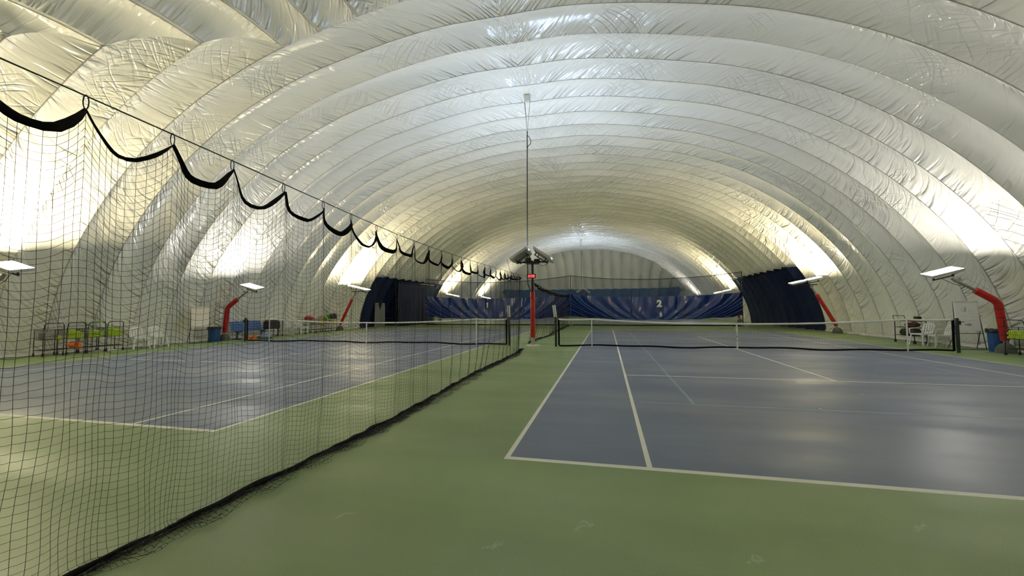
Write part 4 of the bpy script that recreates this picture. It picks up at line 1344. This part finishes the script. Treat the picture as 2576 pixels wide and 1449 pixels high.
o = m.build('yellow_box', M['yellow'], None); o.location = (-16.93, 20.05, 0.53); tag(o, 'yellow box in the last cart below the black cover', 'box')
o = blob('white_bundle', (-16.85, 17.6, 0.212), (0.20, 0.22, 0.22), M['flap'], 'white bundle on the lower shelf of the cart with the red bag', 'bundle', 12)

# ------------------------------------------------------------------ bench, bin, half ball, small things on the left
t = thing('park_bench', 'blue slatted bench with backrest against the left dome wall', 'bench', (-16.82, 13.42, 0), R(90))
for k in range(4):
    s = MB(); s.box((0, 0.17+0.030*k, 0.50+0.115*k), (1.85, 0.028, 0.095), Matrix.Rotation(R(-14), 3, 'X'), bevel=0.006); s.build('back_slat', M['blue_wood'], t)
for k in range(4):
    s = MB(); s.box((0, -0.22+0.11*k, 0.425), (1.85, 0.09, 0.028), bevel=0.006); s.build('seat_slat', M['blue_wood'], t)
for sx in (-0.72, 0.72):
    s = MB(); s.tube([(sx, -0.30, 0.41), (sx, 0.12, 0.39), (sx, 0.17, 0.46), (sx, 0.28, 0.88)], 0.022, 8)
    s.tube([(sx, -0.02, 0.39), (sx, 0.0, 0.03)], 0.03, 8); s.tube([(sx, -0.26, 0.02), (sx, 0.24, 0.02)], 0.022, 8); s.tube([(sx, -0.28, 0.41), (sx, -0.02, 0.30)], 0.018, 8)
    s.build('leg_frame', M['navy_metal'], t, smooth=True)
def bin_(loc, r, h, label, bagged):
    t = thing('waste_bin', label, 'bin', loc)
    b = MB(); b.lathe([(r*0.88, 0), (r*0.9, 0.01), (r, h), (r+0.012, h), (r+0.012, h-0.03), (r-0.008, h-0.03), (r*0.87, 0.02)], n=24, cap=False)
    b.lathe([(0.001, 0.01), (r*0.88, 0.01)], n=24, cap=False); b.build('barrel', M['blue_plastic'], t, smooth=True, auto=R(40))
    g_ = MB(); n = 36; vs = []
    for (rr, z) in ((r*0.93, h-0.10), (r*0.97, h+0.005), (r+0.022, h+0.015), (r+0.028, h-0.05), (r+0.020, h-0.11)):
        for k in range(n):
            a = 2*PI*k/n; w = 0.008*math.sin(k*2.7)+0.006*math.sin(k*5.1)
            vs.append(((rr+w)*math.cos(a), (rr+w)*math.sin(a), z+0.012*math.sin(k*1.7)))
    fs = []
    for i in range(4):
        for k in range(n):
            fs.append((i*n+k, i*n+(k+1) % n, (i+1)*n+(k+1) % n, (i+1)*n+k))
    g_.add(vs, fs); g_.build('bin_liner', M['bag'], t, smooth=True)
    return t
bin_((-16.88, 11.55, 0), 0.25, 0.68, 'blue round waste bin with black bag beside the left easel', True)
bin_((13.28, 12.38, 0), 0.24, 0.72, 'blue round waste bin with black rim behind the right floodlight pole', True)
# half-ball balance trainer
t = thing('balance_trainer', 'silver blue half ball balance trainer on the floor by the bench', 'balance trainer', (-16.10, 13.70, 0))
b = MB(); b.lathe([(0.32, 0), (0.33, 0.02), (0.32, 0.045)], n=28); b.build('base', M['black_metal'], t, smooth=True, auto=R(40))
b = MB(); b.lathe([(0.315, 0.045), (0.30, 0.12), (0.25, 0.18), (0.17, 0.225), (0.08, 0.245), (0.005, 0.25)], n=28); b.build('dome', M['silver_rubber'], t, smooth=True)
for k, (x, y) in enumerate(((-16.25, 12.75), (-16.22, 13.12))):
    m = MB(); m.lathe([(0.11, 0), (0.12, 0.015), (0.105, 0.10), (0.085, 0.17), (0.04, 0.19), (0.005, 0.19)], n=18)
    for q_ in range(6):
        a = q_*PI/3; m.box((0.108*math.cos(a), 0.108*math.sin(a), 0.06), (0.012, 0.05, 0.07), Matrix.Rotation(a, 3, 'Z'))
    o = m.build('marker_basket', M['orange'], None, smooth=True, auto=R(40)); o.location = (x, y, 0)
    tag(o, ['small orange red marker on the floor under the bench', 'small orange red marker beside the silver blue half ball'][k], 'marker', 'orange markers by the bench')
# ball machine: dark box on a stand beside the bench
t = thing('ball_machine', 'black boxy ball machine with a dark red top on wheels beside the bench', 'ball machine', (-16.8, 14.98, 0), R(90))
b = MB(); b.box((-0.15, 0, 0.64), (0.75, 0.42, 0.42), bevel=0.03); b.build('body', M['bag'], t)
b = MB(); b.box((-0.15, 0, 0.875), (0.60, 0.36, 0.05), bevel=0.015); b.build('lid', M['dark_red'], t)
b = MB()
for sx in (-0.48, 0.15, 0.45):
    for sy in (-0.16, 0.16): b.tube([(sx, sy, 0.85 if sx > 0.3 else 0.45), (sx, sy, 0.04)], 0.018, 8)
b.box((-0.42, -0.10, 0.33), (0.5, 0.30, 0.03)); b.tube([(0.15, 0, 0.5), (0.45, 0, 0.2)], 0.015, 6); b.tube([(-0.48, -.16, 0.12), (0.45, -.16, 0.12)], 0.014, 6)
b.build('stand', M['black_metal'], t, smooth=True, auto=R(40))
for sx in (-0.48, 0.45):
    for sy in (-0.16, 0.16):
        b = MB(); b.tube([(sx-.015, sy, 0.045), (sx+.015, sy, 0.045)], 0.045, 14); b.build('wheel', M['black_metal'], t, smooth=True, auto=R(40))

# ------------------------------------------------------------------ easels
def easel(name, label, cat, loc, rz, w, h, zb, charts, splay=0.42):
    """faces local -y"""
    t = thing(name, label, cat, loc, rz)
    lean = R(-9); Rm = Matrix.Rotation(lean, 3, 'X')
    zt = zb+h
    # front frame legs
    f = MB()
    yb, yt = -splay*0.45, -splay*0.45+math.tan(R(9))*zt
    for sx in (-1, 1):
        f.tube([(sx*(w/2+0.06), yb, 0.012), (sx*(w/2-0.01), yt, zt)], 0.012, 8)
    yq = lambda z: yb+(yt-yb)*z/zt
    f.tube([(-w/2-0.03, yq(zb-0.13), zb-0.13), (w/2+0.03, yq(zb-0.13), zb-0.13)], 0.010, 6)
    f.tube([(-w/2-0.06, yb, 0.02), (w/2+0.06, yb, 0.02)], 0.010, 6)
    f.build('front_frame', M['navy_metal'], t, smooth=True)
    b = MB()
    for sx in (-1, 1):
        b.tube([(sx*(w/2+0.06), splay*0.75, 0.012), (sx*(w/2-0.01), yq(zb), zb)], 0.011, 8)
        b.tube([(sx*(w/2+0.055), yq(0.2), 0.22), (sx*(w/2+0.055), splay*0.62, 0.22)], 0.008, 6)
    b.build('rear_frame', M['navy_metal'], t, smooth=True)
    p = MB(); cz = (zb+zt)/2; p.box((0, yq(cz)-0.025, cz), (w, 0.022, h), Rm, bevel=0.004)
    p.build('board', M['board'], t)
    if charts:
        pg = MB(); pg.box((-0.01, yq(cz)-0.055, cz-0.03), (w*0.94, 0.03, h*1.02), Rm, bevel=0.004); pg.build('paper_pad', M['paper'], t)
        cl_ = MB(); cl_.box((0, yq(zt)-0.06, zt-0.02), (w*1.0, 0.05, 0.06), Rm, bevel=0.008); cl_.build('clamp_bar', M['white_metal'], t)
        ik = MB()
        def ink(x, z, sx, sz): ik.box((x, yq(z)-0.0715, z), (sx, 0.002, sz), Rm)
        rg = random.Random(2)
        # sketched head shape, scribbled lines and two small ovals
        for (x0, z0, rx, rz_) in ((-0.07, zt-0.27, 0.055, 0.085), (0.02, zb+0.17, 0.035, 0.035), (-0.07, zb+0.165, 0.035, 0.016)):
            for k in range(22):
                a = 2*PI*k/22; ink(x0+rx*math.cos(a), z0+rz_*math.sin(a), 0.010, 0.008)
        for k in range(7): ink(-0.055+0.004*k, zt-0.33+0.02*k, 0.03, 0.012)
        for k in range(5): ink(0.02, zb+0.15+0.01*k, 0.05, 0.006)
        for k in range(9):
            z = zb+0.10+rg.uniform(0, h*0.62)
            x0 = rg.uniform(-0.2, 0.05)
            for q_ in range(rg.randint(4, 8)): ink(x0+q_*0.022, z+rg.uniform(-.004, .004), 0.016, 0.0045)
        ik.build('sketch', M['ink'], t)
    return t
easel('flip_chart', 'flip chart with sketched paper on a dark easel beside the right floodlight pole', 'flip chart', (12.98, 13.10, 0), R(-10), 0.62, 0.96, 0.68, True)
easel('easel', 'blank cream board on a dark easel beside the left blue bin', 'easel', (-16.78, 10.75, 0), R(62), 0.66, 0.90, 0.72, False)

# ------------------------------------------------------------------ right side: cart with balls, equipment trolley
RZR = R(-78)
make_cart('ball_cart', 'black wire ball cart with yellow balls at the right edge of the photo', (12.92, 11.12, 0), RZR, wx=0.52, wy=0.42, z0=0.50, z1=0.84, handle=1.06)
fill_balls((12.92, 11.12), RZR, 7, 2, 4, 0.52, 0.42, 0.50, 'balls in the right cart', 'yellow green tennis ball in the wire cart at the right edge', 55, keep=lambda i, j, k: True)
t = thing('equipment_trolley', 'black trolley with handle behind the right court net, loaded with dark bags', 'trolley', (12.95, 15.75, 0), R(-90))
b = MB()
for sx in (-0.55, 0.55):
    for sy in (-0.2, 0.2): b.tube([(sx, sy, 0.88), (sx, sy, 0.08)], 0.016, 8)
for z in (0.88, 0.62, 0.30):
    q_ = [(-.55, -.2, z), (.55, -.2, z), (.55, .2, z), (-.55, .2, z)]
    for i in range(4): b.tube([q_[i], q_[(i+1) % 4]], 0.012, 6)
    for i in range(1, 8): b.tube([(-.55+1.1*i/8, -.2, z), (-.55+1.1*i/8, .2, z)], 0.005, 4)
b.build('frame', M['black_metal'], t, smooth=True)
b = MB(); b.tube([(-0.55, -0.2, 0.88), (-0.66, -0.2, 1.08), (-0.66, 0.2, 1.08), (-0.55, 0.2, 0.88)], 0.013, 8); b.build('handle', M['black_metal'], t, smooth=True)
for sx in (-0.55, 0.55):
    for sy in (-0.2, 0.2):
        b = MB(); b.tube([(sx-.014, sy, 0.05), (sx+.014, sy, 0.05)], 0.05, 14); b.build('wheel', M['black_metal'], t, smooth=True, auto=R(40))
o = blob('duffel_bag', (12.93, 15.72, 0.312), (0.34, 1.0, 0.27), M['bag'], 'black duffel bag on the lower shelf of the trolley behind the net', 'bag', 21)
strap_child(o, [(-0.16, -0.25, 0.16), (-0.20, -0.1, 0.25), (-0.20, 0.1, 0.25), (-0.16, 0.25, 0.16)], M['black_cloth'])
o = blob('kit_bag', (12.93, 15.55, 0.632), (0.30, 0.62, 0.21), M['dark_red'], 'dark red kit bag on the middle shelf of the trolley behind the net', 'bag', 22)
strap_child(o, [(-0.14, -0.15, 0.14), (-0.17, 0.0, 0.2), (-0.14, 0.15, 0.14)], M['black_cloth'])
# small black loudspeaker standing on the trolley
t = thing('portable_speaker', 'small black loudspeaker standing on top of the trolley frame', 'speaker', (12.95, 15.32, 0.902))
b = MB(); b.box((0, 0, 0.09), (0.16, 0.22, 0.16), bevel=0.02); b.build('case', M['black_metal'], t)
b = MB(); b.tube([(-0.02, -0.09, 0.15), (-0.02, -0.07, 0.22), (-0.02, 0.07, 0.22), (-0.02, 0.09, 0.15)], 0.010, 6); b.build('handle', M['white_metal'], t, smooth=True)

# a few scraps of white fluff on the right court
rg = random.Random(77)
for k, (x, y, lb) in enumerate(((4.05, 2.9, 'tiny white scrap lying on the pale line of the right court'), (5.2, 4.1, 'largest tiny white scrap on the grey blue of the right court'), (6.1, 4.25, 'tiny white scrap right of the largest scrap on the right court'))):
    m = MB(); m.lathe([(0.012, 0.001), (0.014, 0.004), (0.004, 0.007)], n=7); m.box((0.012, 0, 0.003), (0.03, 0.010, 0.004))
    o = m.build('paper_scrap', M['paper'], None); o.location = (x, y, 0.0); tag(o, lb, 'scrap', 'white scraps on the court')
